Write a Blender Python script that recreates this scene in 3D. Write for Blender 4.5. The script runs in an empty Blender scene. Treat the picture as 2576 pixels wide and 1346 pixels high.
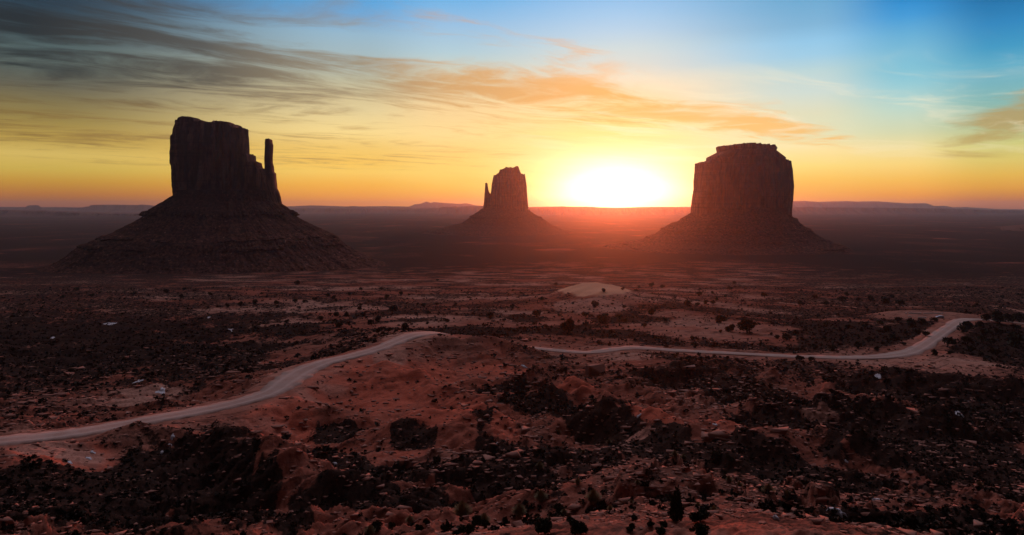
import bpy, bmesh, math, random
import numpy as np
from math import radians, sin, cos, pi

S = bpy.context.scene
COL = S.collection
rng = np.random.default_rng(11)
random.seed(11)

# ------------------------------------------------------------------ camera
SX, HY, F = 1288.0, 520.0, 1717.0          # layout survey: principal column, eye level, focal length
cam_d = bpy.data.cameras.new("camera")
cam_d.lens = 24.0
cam_d.sensor_width = 36.0
cam_d.shift_y = -0.0591
cam_d.clip_start = 0.5
cam_d.clip_end = 200000
cam = bpy.data.objects.new("camera", cam_d)
COL.objects.link(cam)
cam.location = (0, 0, 0)
cam.rotation_euler = (radians(90), 0, 0)
S.camera = cam

# ------------------------------------------------------------------ view / sun / sky
S.view_settings.view_transform = 'Standard'
S.view_settings.look = 'None'
S.view_settings.exposure = 0.0
S.view_settings.gamma = 1.0
S.view_settings.use_curve_mapping = False
S.cycles.max_bounces = 4
S.cycles.diffuse_bounces = 2
S.cycles.glossy_bounces = 2
S.cycles.volume_bounces = 0
S.cycles.use_denoising = True

SUN_AZ, SUN_EL = 8.7, 1.0
sd = bpy.data.lights.new("sun", 'SUN')
sd.energy = 3.2
sd.angle = radians(0.5)
sd.color = (1.0, 0.13, 0.03)
sun = bpy.data.objects.new("sun", sd)
COL.objects.link(sun)
sun.rotation_euler = (radians(90 - SUN_EL), 0, radians(180 - SUN_AZ))

SKY_GAIN = 1.06
BACK_SKY = (0.014, 0.012, 0.015)  # unseen sky behind, dimmed so slopes facing the camera go dark
FILL_SKY = (1.25, 1.05, 1.25)  # unseen sky above the view, brightened to light the ground
HAZE_DENS = 2.6e-5


def lin(c):
    return tuple(((v / 255.0) / 12.92 if v / 255.0 <= 0.04045 else ((v / 255.0 + 0.055) / 1.055) ** 2.4) for v in c)


class NT:
    """small helper to write node trees as expressions"""
    def __init__(self, tree):
        self.t = tree
        self.t.nodes.clear()

    def n(self, typ, **kw):
        nd = self.t.nodes.new(typ)
        for k, v in kw.items():
            setattr(nd, k, v)
        return nd

    def put(self, sock, v):
        if isinstance(v, bpy.types.NodeSocket):
            self.t.links.new(v, sock)
        elif isinstance(v, (tuple, list)):
            if sock.type == 'RGBA' and len(v) == 3:
                v = (*v, 1)
            sock.default_value = v
        else:
            sock.default_value = v

    def m(self, op, a, b=0.0, c=0.0, clamp=False):
        nd = self.n('ShaderNodeMath', operation=op, use_clamp=clamp)
        for i, v in enumerate((a, b, c)):
            self.put(nd.inputs[i], v)
        return nd.outputs[0]

    def add(self, a, b): return self.m('ADD', a, b)
    def sub(self, a, b): return self.m('SUBTRACT', a, b)
    def mul(self, a, b): return self.m('MULTIPLY', a, b)
    def div(self, a, b): return self.m('DIVIDE', a, b)

    def ss(self, x, a, b, lo=0.0, hi=1.0):
        nd = self.n('ShaderNodeMapRange', interpolation_type='SMOOTHSTEP')
        self.put(nd.inputs[0], x)
        for i, v in enumerate((a, b, lo, hi)):
            self.put(nd.inputs[1 + i], v)
        return nd.outputs[0]

    def lr(self, x, a, b, lo=0.0, hi=1.0):
        nd = self.n('ShaderNodeMapRange')
        self.put(nd.inputs[0], x)
        for i, v in enumerate((a, b, lo, hi)):
            self.put(nd.inputs[1 + i], v)
        return nd.outputs[0]

    def mix(self, f, a, b, blend='MIX'):
        nd = self.n('ShaderNodeMix', data_type='RGBA', blend_type=blend)
        self.put(nd.inputs[0], f)
        self.put(nd.inputs[6], a)
        self.put(nd.inputs[7], b)
        return nd.outputs[2]

    def xyz(self, v):
        nd = self.n('ShaderNodeSeparateXYZ')
        self.put(nd.inputs[0], v)
        return nd.outputs[0], nd.outputs[1], nd.outputs[2]

    def vec(self, x, y, z=0.0):
        nd = self.n('ShaderNodeCombineXYZ')
        for i, v in enumerate((x, y, z)):
            self.put(nd.inputs[i], v)
        return nd.outputs[0]

    def noise(self, v, scale, detail=4.0, rough=0.5, dist=0.0):
        nd = self.n('ShaderNodeTexNoise')
        self.put(nd.inputs['Vector'], v)
        self.put(nd.inputs['Scale'], scale)
        self.put(nd.inputs['Detail'], detail)
        self.put(nd.inputs['Roughness'], rough)
        self.put(nd.inputs['Distortion'], dist)
        return nd.outputs[0]

    def ramp(self, f, stops):
        nd = self.n('ShaderNodeValToRGB')
        cr = nd.color_ramp
        while len(cr.elements) < len(stops):
            cr.elements.new(0.5)
        for e, (p, c) in zip(cr.elements, sorted(stops)):
            e.position = p
            e.color = (*c, 1)
        self.put(nd.inputs[0], f)
        return nd.outputs[0]


world = bpy.data.worlds.new("World")
S.world = world
world.use_nodes = True
w = NT(world.node_tree)
tc = w.n('ShaderNodeTexCoord')
dx, dy, dz = w.xyz(tc.outputs['Generated'])
azr = w.m('ARCTAN2', dx, dy)
az = w.mul(azr, 180 / pi)
el = w.mul(w.m('ARCSINE', dz), 180 / pi)
ELMAX = 24.0
elf = w.m('DIVIDE', el, ELMAX, clamp=True)


def column(px, rows, top):
    a = math.atan((px - SX) / F)
    st = []
    for y, c in rows:
        e = math.degrees(math.atan((HY - y) / F * cos(a)))
        st.append((max(0.0, e / ELMAX), lin(c)))
    st.append((1.0, lin(top)))
    return math.degrees(a), w.ramp(elf, st)


cols = [
    column(100, [(520, (165, 88, 46)), (487, (192, 120, 44)), (455, (204, 152, 54)), (424, (210, 178, 78)), (385, (216, 186, 98)), (345, (184, 154, 74)), (298, (152, 132, 72)),
                 (251, (126, 114, 76)), (212, (100, 98, 82)), (170, (88, 98, 92)), (120, (82, 100, 100)), (60, (58, 76, 84)), (0, (40, 66, 84))], (26, 50, 84)),
    column(900, [(515, (255, 150, 45)), (495, (255, 165, 55)), (463, (255, 186, 70)), (432, (255, 208, 100)), (405, (252, 202, 94)), (369, (246, 204, 112)), (330, (250, 220, 145)),
                 (275, (228, 208, 154)), (243, (212, 194, 148)), (196, (186, 184, 158)), (150, (168, 186, 186)), (86, (150, 184, 204)), (39, (112, 168, 214)), (0, (88, 164, 220))], (50, 130, 205)),
    column(1132, [(506, (255, 165, 58)), (471, (255, 195, 80)), (432, (255, 215, 110)), (392, (255, 210, 116)), (337, (255, 220, 148)), (267, (246, 212, 154)), (220, (226, 212, 174)),
                  (177, (206, 212, 194)), (130, (178, 206, 216)), (59, (150, 192, 226)), (0, (114, 180, 230))], (60, 145, 220)),
    column(1550, [(520, (255, 214, 90)), (450, (255, 230, 132)), (400, (255, 236, 170)), (334, (255, 222, 136)), (270, (254, 222, 160)), (220, (252, 224, 184)), (177, (226, 222, 208)),
                  (118, (206, 220, 222)), (78, (186, 212, 232)), (39, (168, 205, 236)), (0, (150, 195, 235))], (100, 165, 225)),
    column(2050, [(515, (255, 160, 50)), (490, (255, 174, 64)), (451, (255, 200, 90)), (416, (255, 222, 125)), (377, (255, 228, 160)), (337, (232, 228, 186)), (282, (222, 222, 190)),
                  (230, (204, 220, 212)), (177, (186, 214, 216)), (137, (156, 205, 230)), (102, (145, 200, 232)), (59, (125, 180, 215)), (0, (108, 170, 210))], (60, 140, 200)),
    column(2277, [(515, (252, 150, 46)), (490, (255, 166, 54)), (451, (255, 196, 84)), (412, (255, 218, 125)), (373, (245, 225, 155)), (333, (216, 219, 176)), (275, (192, 218, 202)),
                  (212, (150, 205, 215)), (177, (126, 195, 215)), (137, (124, 190, 215)), (86, (100, 175, 215)), (39, (64, 155, 215)), (0, (40, 140, 205))], (20, 110, 185)),
    column(2503, [(520, (198, 106, 46)), (502, (216, 128, 44)), (471, (236, 166, 54)), (440, (236, 187, 76)), (404, (226, 202, 106)), (365, (212, 206, 124)), (300, (164, 190, 158)),
                  (250, (132, 184, 180)), (204, (118, 180, 192)), (165, (98, 174, 200)), (118, (64, 154, 196)), (59, (44, 135, 190)), (0, (28, 115, 170))], (12, 90, 150)),
]
sky = cols[0][1]
for (a0, _), (a1, c1) in zip(cols[:-1], cols[1:]):
    sky = w.mix(w.ss(az, a0, a1), sky, c1)

# cirrus bank: streaks on a high plane, running towards a bearing of 52 degrees
zc = w.m('MAXIMUM', w.add(dz, 0.012), 0.004)
qx, qy = w.div(dx, zc), w.div(dy, zc)
VA = radians(52)
cs = w.add(w.mul(qx, sin(VA)), w.mul(qy, cos(VA)))
ct = w.sub(w.mul(qx, cos(VA)), w.mul(qy, sin(VA)))
warp = w.noise(w.vec(w.mul(cs, 0.5), ct), 0.55, 3, 0.5)
ctw = w.add(ct, w.mul(w.sub(warp, 0.5), 2.2))
wisp = w.noise(w.vec(w.mul(cs, 0.55), ctw, 3.1), 1.15, 7, 0.62, 0.35)
fib = w.noise(w.vec(w.mul(cs, 0.16), w.mul(ctw, 1.0), 7.7), 1.5, 5, 0.6)
fine = w.noise(w.vec(w.mul(cs, 0.8), w.mul(ctw, 1.9), 5.5), 1.9, 7, 0.66, 0.5)
den = w.add(w.add(w.mul(wisp, 0.55), w.mul(fib, 0.30)), w.mul(w.sub(fine, 0.28), 0.36))
# the main bank around ct = -4.3, thin above, streaky layers below
bank = w.m('POWER', 2.718, w.mul(w.m('POWER', w.m('ABSOLUTE', w.div(w.add(ct, 4.35), 0.85)), 2.0), -1.0))
bank2 = w.m('POWER', 2.718, w.mul(w.m('POWER', w.m('ABSOLUTE', w.div(w.add(ct, 3.0), 0.34)), 2.0), -1.0))
bankfade = w.mul(w.ss(az, 30, 21), w.ss(el, 1.5, 5.0))
bank2fade = w.mul(w.ss(az, 12, 4), w.ss(az, -20, -10))
low = w.mul(w.ss(ct, -4.6, -6.0), w.mul(w.ss(az, 12, -14), w.ss(el, 2.0, 4.0)))
mask = w.add(w.add(w.mul(w.mul(bank, bankfade), 0.25), w.mul(low, 0.11)), w.mul(w.mul(bank2, bank2fade), 0.10))
den = w.add(w.mul(w.sub(den, 0.5), 1.5), 0.5)
cov = w.ss(w.add(den, mask), 0.58, 0.84)
covm = w.mul(cov, w.m('MINIMUM', w.mul(mask, 9.0), 1.0))
ccol = w.ramp(w.lr(az, -38, 24), [(0.04, lin((34, 40, 43))), (0.22, lin((80, 75, 68))), (0.41, lin((156, 136, 106))),
                                  (0.53, lin((212, 158, 96))), (0.75, lin((254, 178, 90))), (1.0, lin((242, 184, 106)))])
clow = w.ramp(w.lr(az, -38, 20), [(0.0, lin((126, 98, 48))), (0.35, lin((176, 140, 82))), (0.7, lin((240, 178, 92))), (1.0, lin((250, 190, 104)))])
ccol = w.mix(w.ss(el, 9.5, 5.5), ccol, clow)
sky = w.mix(w.mul(covm, 0.86), sky, ccol)
# small brown bank low on the east side
pn = w.noise(w.vec(w.mul(az, 0.10), w.mul(el, 0.42), 1.3), 1.6, 6, 0.6, 0.5)
pb = w.mul(w.m('POWER', 2.718, w.mul(w.add(w.m('POWER', w.m('ABSOLUTE', w.div(w.sub(az, 37.0), 4.2)), 2.0), w.m('POWER', w.m('ABSOLUTE', w.div(w.sub(el, w.add(5.9, w.mul(w.sub(az, 36.0), 0.28))), 1.7)), 2.0)), -1.0)), 0.48)
sky = w.mix(w.mul(w.ss(w.add(pn, pb), 0.62, 0.86), w.mul(w.ss(pb, 0.02, 0.12), 0.75)), sky, lin((184, 150, 84)))
# pale high cirrus over the blue
hn = w.noise(w.vec(w.mul(cs, 0.42), w.add(ct, w.mul(warp, 2.4)), 11.0), 1.3, 6, 0.6, 0.6)
hm = w.mul(w.ss(az, -2, 8), w.mul(w.ss(el, 12.5, 8.0), w.ss(el, 2.6, 6.0)))
sky = w.mix(w.mul(w.mul(w.ss(hn, 0.46, 0.70), hm), 0.5), sky, lin((255, 240, 205)))
# sun glow on the horizon
da = w.sub(az, SUN_AZ)
r2 = w.add(w.m('POWER', w.m('ABSOLUTE', w.div(da, 4.9)), 2.0), w.m('POWER', w.m('ABSOLUTE', w.div(w.sub(el, 0.7), 2.4)), 2.0))
g1 = w.m('POWER', 2.718, w.mul(r2, -1.0))
r3 = w.m('SQRT', w.add(w.m('POWER', w.m('ABSOLUTE', w.div(da, 5.2)), 2.0), w.m('POWER', w.m('ABSOLUTE', w.div(w.sub(el, 0.6), 3.2)), 2.0)))
g2 = w.m('POWER', 2.718, w.mul(r3, -1.05))
stre = w.add(-0.05, w.mul(w.noise(w.vec(w.mul(az, 0.05), w.add(w.mul(el, 0.95), w.mul(az, 0.10)), 4.0), 1.25, 5, 0.6), 2.1))
glow = w.mix(1.0, (0, 0, 0, 1), w.mix(1.0, (1.0, 0.94, 0.74, 1), w.vec(w.mul(g1, 2.4), w.mul(g1, 2.4), w.mul(g1, 2.4)), 'MULTIPLY'), 'ADD')
g2s = w.mul(w.mul(g2, stre), 0.95)
glow = w.mix(1.0, glow, w.mix(1.0, (1.0, 0.74, 0.28, 1), w.vec(g2s, g2s, g2s), 'MULTIPLY'), 'ADD')
sky = w.mix(1.0, sky, glow, 'ADD')
# unseen rest of the dome: bright fill added above, sky behind dimmed
sky = w.mix(w.ss(el, 18.5, 32), sky, FILL_SKY)
sky = w.mix(w.ss(dy, 0.72, 0.02), sky, BACK_SKY)
sky = w.mix(w.ss(el, -0.4, -2.0), sky, (0.02, 0.012, 0.012, 1))
nish = w.n('ShaderNodeTexSky', sky_type='NISHITA')
nish.sun_disc = False
nish.sun_elevation = radians(SUN_EL)
nish.sun_rotation = radians(SUN_AZ)
nish.altitude = 1600
bg0 = w.n('ShaderNodeBackground')
w.put(bg0.inputs[0], nish.outputs[0])
bg0.inputs[1].default_value = 0.05
bg1 = w.n('ShaderNodeBackground')
w.put(bg1.inputs[0], sky)
bg1.inputs[1].default_value = SKY_GAIN
addb = w.n('ShaderNodeMixShader')
addb.inputs[0].default_value = 0.96
w.t.links.new(bg0.outputs[0], addb.inputs[1])
w.t.links.new(bg1.outputs[0], addb.inputs[2])
wo = w.n('ShaderNodeOutputWorld')
w.t.links.new(addb.outputs[0], wo.inputs[0])


# ------------------------------------------------------------------ numpy noise
def _h(ix, iy, iz, seed):
    h = (ix.astype(np.int64) * 374761393 + iy.astype(np.int64) * 668265263 + iz.astype(np.int64) * 2147483647 + seed * 974711) & 0xffffffff
    h = ((h ^ (h >> 13)) * 1274126177) & 0xffffffff
    h = ((h ^ (h >> 16)) * 2246822519) & 0xffffffff
    return h ^ (h >> 15)


def perlin2(x, y, seed=0):
    x0, y0 = np.floor(x), np.floor(y)
    fx, fy = x - x0, y - y0
    u, v = fx * fx * fx * (fx * (fx * 6 - 15) + 10), fy * fy * fy * (fy * (fy * 6 - 15) + 10)
    z = np.zeros_like(x0)

    def g(i, j):
        a = _h(x0 + i, y0 + j, z, seed).astype(np.float64) * (2 * pi / 4294967296.0)
        return np.cos(a) * (fx - i) + np.sin(a) * (fy - j)
    a = g(0, 0) * (1 - u) + g(1, 0) * u
    b = g(0, 1) * (1 - u) + g(1, 1) * u
    return (a * (1 - v) + b * v) * 1.5


def vnoise3(x, y, z, seed=0):
    x0, y0, z0 = np.floor(x), np.floor(y), np.floor(z)
    fx, fy, fz = x - x0, y - y0, z - z0
    u, v, q = fx * fx * (3 - 2 * fx), fy * fy * (3 - 2 * fy), fz * fz * (3 - 2 * fz)

    def g(i, j, k):
        return _h(x0 + i, y0 + j, z0 + k, seed).astype(np.float64) / 2147483648.0 - 1.0
    c00 = g(0, 0, 0) * (1 - u) + g(1, 0, 0) * u
    c10 = g(0, 1, 0) * (1 - u) + g(1, 1, 0) * u
    c01 = g(0, 0, 1) * (1 - u) + g(1, 0, 1) * u
    c11 = g(0, 1, 1) * (1 - u) + g(1, 1, 1) * u
    return (c00 * (1 - v) + c10 * v) * (1 - q) + (c01 * (1 - v) + c11 * v) * q


def fbm2(x, y, octv=4, gain=0.5, seed=0):
    s, a, t = 0, 1.0, 0
    for i in range(octv):
        s = s + a * perlin2(x, y, seed + i)
        t += a
        x, y, a = x * 2.03 + 5.3, y * 2.03 - 3.1, a * gain
    return s / t


def ridged2(x, y, octv=4, gain=0.5, seed=0):
    s, a, t = 0, 1.0, 0
    for i in range(octv):
        s = s + a * (1 - np.abs(perlin2(x, y, seed + i)) * 1.6)
        t += a
        x, y, a = x * 2.1 + 1.7, y * 2.1 + 9.2, a * gain
    return s / t


def sst(a, b, x):
    t = np.clip((x - a) / (b - a), 0, 1)
    return t * t * (3 - 2 * t)


def P(px, py, d):
    """survey point: bearing column, sight-line row and distance -> world metres"""
    return ((px - SX) / F * d, d, (HY - py) / F * d)


# ------------------------------------------------------------------ terrain
ROAD = [(-260, 1155, 121), (-150, 1135, 126), (0, 1107, 133), (100, 1098, 137), (200, 1085, 141), (300, 1068, 147), (400, 1050, 153),
        (500, 1032, 160), (600, 1010, 168), (680, 985, 177), (722, 957, 188), (762, 932, 200), (820, 909, 212), (900, 890, 224),
        (960, 872, 236), (1010, 852, 251), (1060, 838, 264), (1120, 838, 275), (1165, 862, 281), (1220, 871, 285), (1325, 873, 288),
        (1400, 880, 286), (1480, 885, 286), (1540, 878, 291), (1600, 873, 295), (1700, 880, 292), (1850, 888, 290), (2000, 895, 289),
        (2150, 898, 290), (2240, 893, 297), (2300, 880, 312), (2350, 850, 342), (2390, 822, 375), (2422, 804, 403), (2480, 803, 418), (2600, 815, 420), (2760, 830, 420)]
ROADW = [7, 7, 7, 7, 7, 7, 7, 7, 7, 7.5, 9.5, 9.5, 7.5, 7, 7, 8, 10, 9, 7, 6, 6, 6, 6, 7, 7, 6, 6, 6, 7, 9, 9, 8, 8, 9, 8, 7, 7]


def spline(pts, n):
    p = np.array(pts, float)
    t = np.arange(len(p))
    tt = np.linspace(0, len(p) - 1, n)
    out = []
    i = np.clip(np.floor(tt).astype(int), 0, len(p) - 2)
    f = (tt - i)[:, None]
    a, b, c, d = p[np.clip(i - 1, 0, None)], p[i], p[i + 1], p[np.clip(i + 2, None, len(p) - 1)]
    return 0.5 * ((2 * b) + (-a + c) * f + (2 * a - 5 * b + 4 * c - d) * f ** 2 + (-a + 3 * b - 3 * c + d) * f ** 3)


RW = spline([(*P(*r), wd) for r, wd in zip(ROAD, ROADW)], 420)
PARK = np.array(P(2330, 791, 428))
CPS = []
for col_px, rows in {
    -500: [(10, -8), (25, -15), (45, -24), (60, -30), (100, -42), (200, -60), (300, -68), (450, -76)],
    -200: [(25, -15), (45, -24), (60, -30), (100, -42), (200, -60), (300, -68), (450, -76)],
    300: [(10, -8), (25, -15.5), (45, -25), (60, -31), (80, -38), (100, -43), (125, -46.5), (170, -55), (200, -59), (250, -62.5), (330, -68), (450, -75)],
    560: [(60, -31), (80, -39), (100, -44), (125, -48), (145, -49), (200, -57), (260, -61)],
    800: [(10, -8), (25, -14.5), (45, -23.5), (60, -30), (80, -39), (100, -45), (140, -52.5), (170, -55), (240, -57), (280, -59), (330, -63), (450, -73)],
    1100: [(25, -14), (45, -22), (60, -29), (80, -38), (120, -47.5), (160, -52), (185, -54), (205, -54.5), (235, -54), (310, -59), (400, -66)],
    1400: [(10, -8), (25, -13.5), (45, -20.8), (55, -25), (70, -33), (90, -40), (120, -46.5), (160, -51.5), (200, -55), (240, -57.5), (330, -61), (400, -67)],
    1700: [(45, -20.5), (58, -25.5), (70, -30), (85, -37), (105, -43), (150, -49.5), (200, -55), (260, -59.5), (340, -63), (420, -67.5)],
    1900: [(10, -8), (25, -13.5), (45, -20.5), (58, -26), (72, -32), (90, -39), (120, -46), (150, -51), (200, -56), (260, -61), (340, -65), (420, -69)],
    2300: [(25, -14), (45, -21.5), (70, -32), (100, -43), (150, -53), (200, -59), (255, -62.5), (350, -68), (500, -77)],
    2576: [(45, -23), (70, -33.5), (100, -44), (150, -54), (200, -60), (255, -64), (350, -71), (500, -79)],
    3100: [(10, -8), (25, -14), (45, -24), (70, -34), (100, -44), (150, -54), (200, -60), (255, -65), (350, -72), (500, -80)],
}.items():
    CPS += [(col_px, d, z) for d, z in rows]
for col_px in (-600, 100, 600, 1100, 1500, 2000, 2500, 3200):
    CPS += [(col_px, 650, -83), (col_px, 900, -98), (col_px, 1250, -114), (col_px, 2000, -123), (col_px, 3500, -127), (col_px, 7000, -130),
            (col_px, 15000, -133), (col_px, 45000, -137)]
for r in ROAD[::2]:
    CPS.append((r[0], r[2], P(*r)[2]))
CPS.append((2300, 428, PARK[2]))
CP = np.array(CPS)
CU = np.stack([(CP[:, 0] - SX) / F * 2.2, np.log(CP[:, 1])], 1)


def _phi(r2):
    return 0.5 * r2 * np.log(r2 + 1e-9)


_n = len(CP)
_A = np.zeros((_n + 3, _n + 3))
_A[:_n, :_n] = _phi(((CU[:, None] - CU[None]) ** 2).sum(2)) + np.eye(_n) * 0.004
_A[:_n, _n] = 1
_A[:_n, _n + 1:] = CU
_A[_n, :_n] = 1
_A[_n + 1:, :_n] = CU.T
TPS = np.linalg.solve(_A, np.concatenate([CP[:, 2], np.zeros(3)]))


def tps(x, y):
    u, v = x / y * 2.2, np.log(y)
    u = np.clip(u, -2.6, 2.6)
    out = np.empty_like(x)
    for s in range(0, len(x), 60000):
        uu, vv = u[s:s + 60000], v[s:s + 60000]
        r2 = (uu[:, None] - CU[None, :, 0]) ** 2 + (vv[:, None] - CU[None, :, 1]) ** 2
        out[s:s + 60000] = _phi(r2) @ TPS[:_n] + TPS[_n] + uu * TPS[_n + 1] + vv * TPS[_n + 2]
    return out


# hill crests: polyline of survey points, slope of the flanks
RIDGES = [
    ([(1085, 838, 258), (1199, 847, 262), (1274, 852, 264), (1320, 872, 258)], 0.50, 0.0),
    ([(880, 962, 196), (968, 915, 206), (1075, 944, 200), (1150, 985, 186)], 0.50, 0.0),
    ([(590, 1062, 154), (676, 997, 172), (748, 992, 174), (800, 1015, 166)], 0.50, 0.0),
    ([(300, 1085, 134), (350, 1062, 139), (420, 1074, 138)], 0.55, 0.0),
    ([(1330, 930, 216), (1420, 945, 206), (1530, 1005, 182), (1590, 1075, 156)], 0.48, 0.0),
    ([(1640, 925, 232), (1735, 912, 238), (1830, 900, 248), (1940, 925, 234)], 0.55, 0.0),
    ([(2220, 925, 236), (2330, 938, 230), (2470, 945, 226), (2620, 968, 215)], 0.55, 0.0),
    ([(1225, 1000, 176), (1340, 972, 188)], 0.50, 0.0),
    ([(1560, 1005, 160), (1650, 1038, 150), (1770, 1085, 134), (1850, 1140, 118)], 0.5, 0.0),
    ([(1960, 1010, 172), (2150, 1000, 180), (2330, 1030, 170)], 0.5, 0.0),
    ([(500, 1085, 132), (640, 1090, 130), (760, 1150, 112)], 0.55, 0.0),
    ([(1000, 1060, 152), (1120, 1030, 160), (1220, 1050, 152)], 0.45, 0.0),
    ([(1850, 1080, 130), (2050, 1070, 136), (2250, 1110, 124)], 0.55, 0.0),
    ([(1640, 1200, 74), (1700, 1192, 76), (1790, 1212, 74)], 0.45, 0.0),
]
RP = [(np.array([P(*p) for p in pts]), sl) for pts, sl, _ in RIDGES]


def seg_dist(x, y, pl):
    best = np.full(x.shape, 1e9)
    bz = np.zeros(x.shape)
    for a, b in zip(pl[:-1], pl[1:]):
        ex, ey = b[0] - a[0], b[1] - a[1]
        t = np.clip(((x - a[0]) * ex + (y - a[1]) * ey) / (ex * ex + ey * ey), 0, 1)
        d = np.hypot(x - a[0] - t * ex, y - a[1] - t * ey)
        z = a[2] + t * (b[2] - a[2])
        m = d < best
        best = np.where(m, d, best)
        bz = np.where(m, z, bz)
    return best, bz


def road_dist(x, y):
    best = np.full(x.shape, 1e9)
    bz = np.zeros(x.shape)
    bw = np.full(x.shape, 6.0)
    idx = np.where((y > 95) & (y < 470) & (np.abs(x) < 460))[0]
    R = RW[::3]
    for s in range(0, len(idx), 40000):
        i = idx[s:s + 40000]
        d2 = (x[i][:, None] - R[None, :, 0]) ** 2 + (y[i][:, None] - R[None, :, 1]) ** 2
        k = d2.argmin(1)
        k0 = np.clip(k - 1, 0, len(R) - 2)
        bd = np.full(len(i), 1e9)
        for kk in (k0, np.clip(k, 0, len(R) - 2)):
            a, b = R[kk], R[kk + 1]
            e = b[:, :2] - a[:, :2]
            t = np.clip(((x[i] - a[:, 0]) * e[:, 0] + (y[i] - a[:, 1]) * e[:, 1]) / (e ** 2).sum(1), 0, 1)
            d = np.hypot(x[i] - a[:, 0] - t * e[:, 0], y[i] - a[:, 1] - t * e[:, 1])
            m = d < bd
            bd = np.where(m, d, bd)
            zz = a[:, 2] + t * (b[:, 2] - a[:, 2])
            ww = a[:, 3] + t * (b[:, 3] - a[:, 3])
            bz[i] = np.where(m, zz, bz[i])
            bw[i] = np.where(m, ww, bw[i])
        best[i] = bd
    return best, bz, bw


DUNE = np.array(P(1492, 742, 600))
_hy = np.geomspace(36, 900, 260)


def base_hit(px, py):
    X = (px - SX) / F
    zz = tps(X * _hy, _hy)
    k = np.where(HY - zz / _hy * F <= py)[0]
    i = int(k[0]) if len(k) else len(_hy) - 1
    return X * _hy[i], _hy[i], zz[i]


def patches(lst):
    out = []
    for px, py, rx, ry, sl in lst:
        x, y, z = base_hit(px, py)
        k = y / F
        out.append((x, y, rx * k, ry * k * y / max(8.0, -z), sl * y / max(8.0, -z)))
    return out


# dark patches, part brush, part corner darkening painted as cover; bare red clay: column, row, half width, half height, lean
BRUSH_VIGNETTE = patches([(330, 1200, 170, 95, -.2), (150, 1310, 160, 60, 0), (430, 1290, 140, 70, 0), (480, 1150, 110, 50, -.2), (1320, 1180, 70, 95, .2), (1200, 1065, 55, 48, .3), (1400, 1040, 95, 38, .3),
                 (1370, 1270, 90, 40, 0), (1530, 1085, 70, 50, .4), (1790, 965, 120, 42, .2), (1930, 1015, 120, 35, 0), (2120, 1120, 170, 75, .2), (2340, 990, 180, 55, .2), (2420, 1200, 190, 110, .2),
                 (1950, 1190, 130, 60, .2), (990, 1215, 90, 50, -.2), (860, 1200, 60, 45, 0), (840, 1120, 60, 18, 0), (1570, 1235, 80, 36, 0), (1260, 985, 60, 18, 0), (1450, 1150, 60, 60, .2), (1700, 1150, 70, 26, .2),
                 (200, 880, 240, 70, 0), (480, 930, 130, 34, 0), (120, 760, 200, 60, 0), (2330, 700, 240, 40, 0), (2480, 850, 130, 60, 0), (2050, 760, 90, 25, 0), (60, 960, 120, 60, 0), (1040, 1120, 50, 22, 0), (700, 1190, 60, 30, 0), (120, 1250, 120, 60, 0), (300, 1320, 160, 60, 0), (540, 1260, 110, 50, 0), (620, 1320, 140, 40, 0), (2320, 1100, 180, 60, 0), (2500, 1060, 120, 70, 0), (2300, 1310, 180, 60, 0), (2520, 1330, 120, 60, 0), (2090, 1225, 130, 40, 0), (1900, 1110, 80, 30, 0), (310, 1225, 230, 100, -.1), (2330, 1150, 260, 190, .1), (1330, 1240, 120, 60, 0), (960, 1270, 140, 45, 0), (1640, 1130, 90, 30, .2), (1480, 1250, 120, 36, 0), (1180, 1190, 60, 40, 0)])
CLAY = patches([(960, 960, 150, 60, 0), (1120, 1060, 110, 60, 0), (690, 1090, 90, 90, 0), (1200, 930, 130, 40, 0), (1440, 985, 60, 30, 0), (1660, 1085, 70, 40, .3), (1270, 1100, 40, 40, 0), (160, 1140, 130, 40, 0),
                (1010, 1160, 80, 25, 0), (1830, 1080, 60, 22, 0), (1700, 1230, 100, 40, 0), (1850, 1330, 200, 40, 0), (720, 900, 60, 25, 0), (1160, 860, 110, 22, 0), (1780, 830, 200, 38, 0), (2300, 895, 160, 20, 0)])


PALE = patches([(1035, 848, 75, 20, 0), (980, 892, 45, 22, 0), (1585, 895, 70, 14, 0), (2230, 905, 140, 14, 0), (2420, 915, 140, 12, .2), (2060, 770, 26, 12, .4), (2560, 780, 30, 14, 0), (380, 985, 90, 16, -.2), (300, 1010, 130, 18, -.2),
                (1480, 780, 110, 24, 0), (150, 1130, 130, 30, 0), (1660, 1062, 60, 16, .3), (1740, 1235, 90, 30, 0), (1600, 1110, 40, 14, 0), (2060, 1075, 60, 10, 0), (700, 950, 60, 18, 0)])


def patch_mask(x, y, lst):
    m = np.zeros(x.shape)
    for cx, cy, rx, ry, sl in lst:
        v = (y - cy)
        u = (x - cx) + v * sl * 0.5
        m = np.maximum(m, np.exp(-((u / rx) ** 2 + (v / ry) ** 2) * 0.85))
    return m


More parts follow.
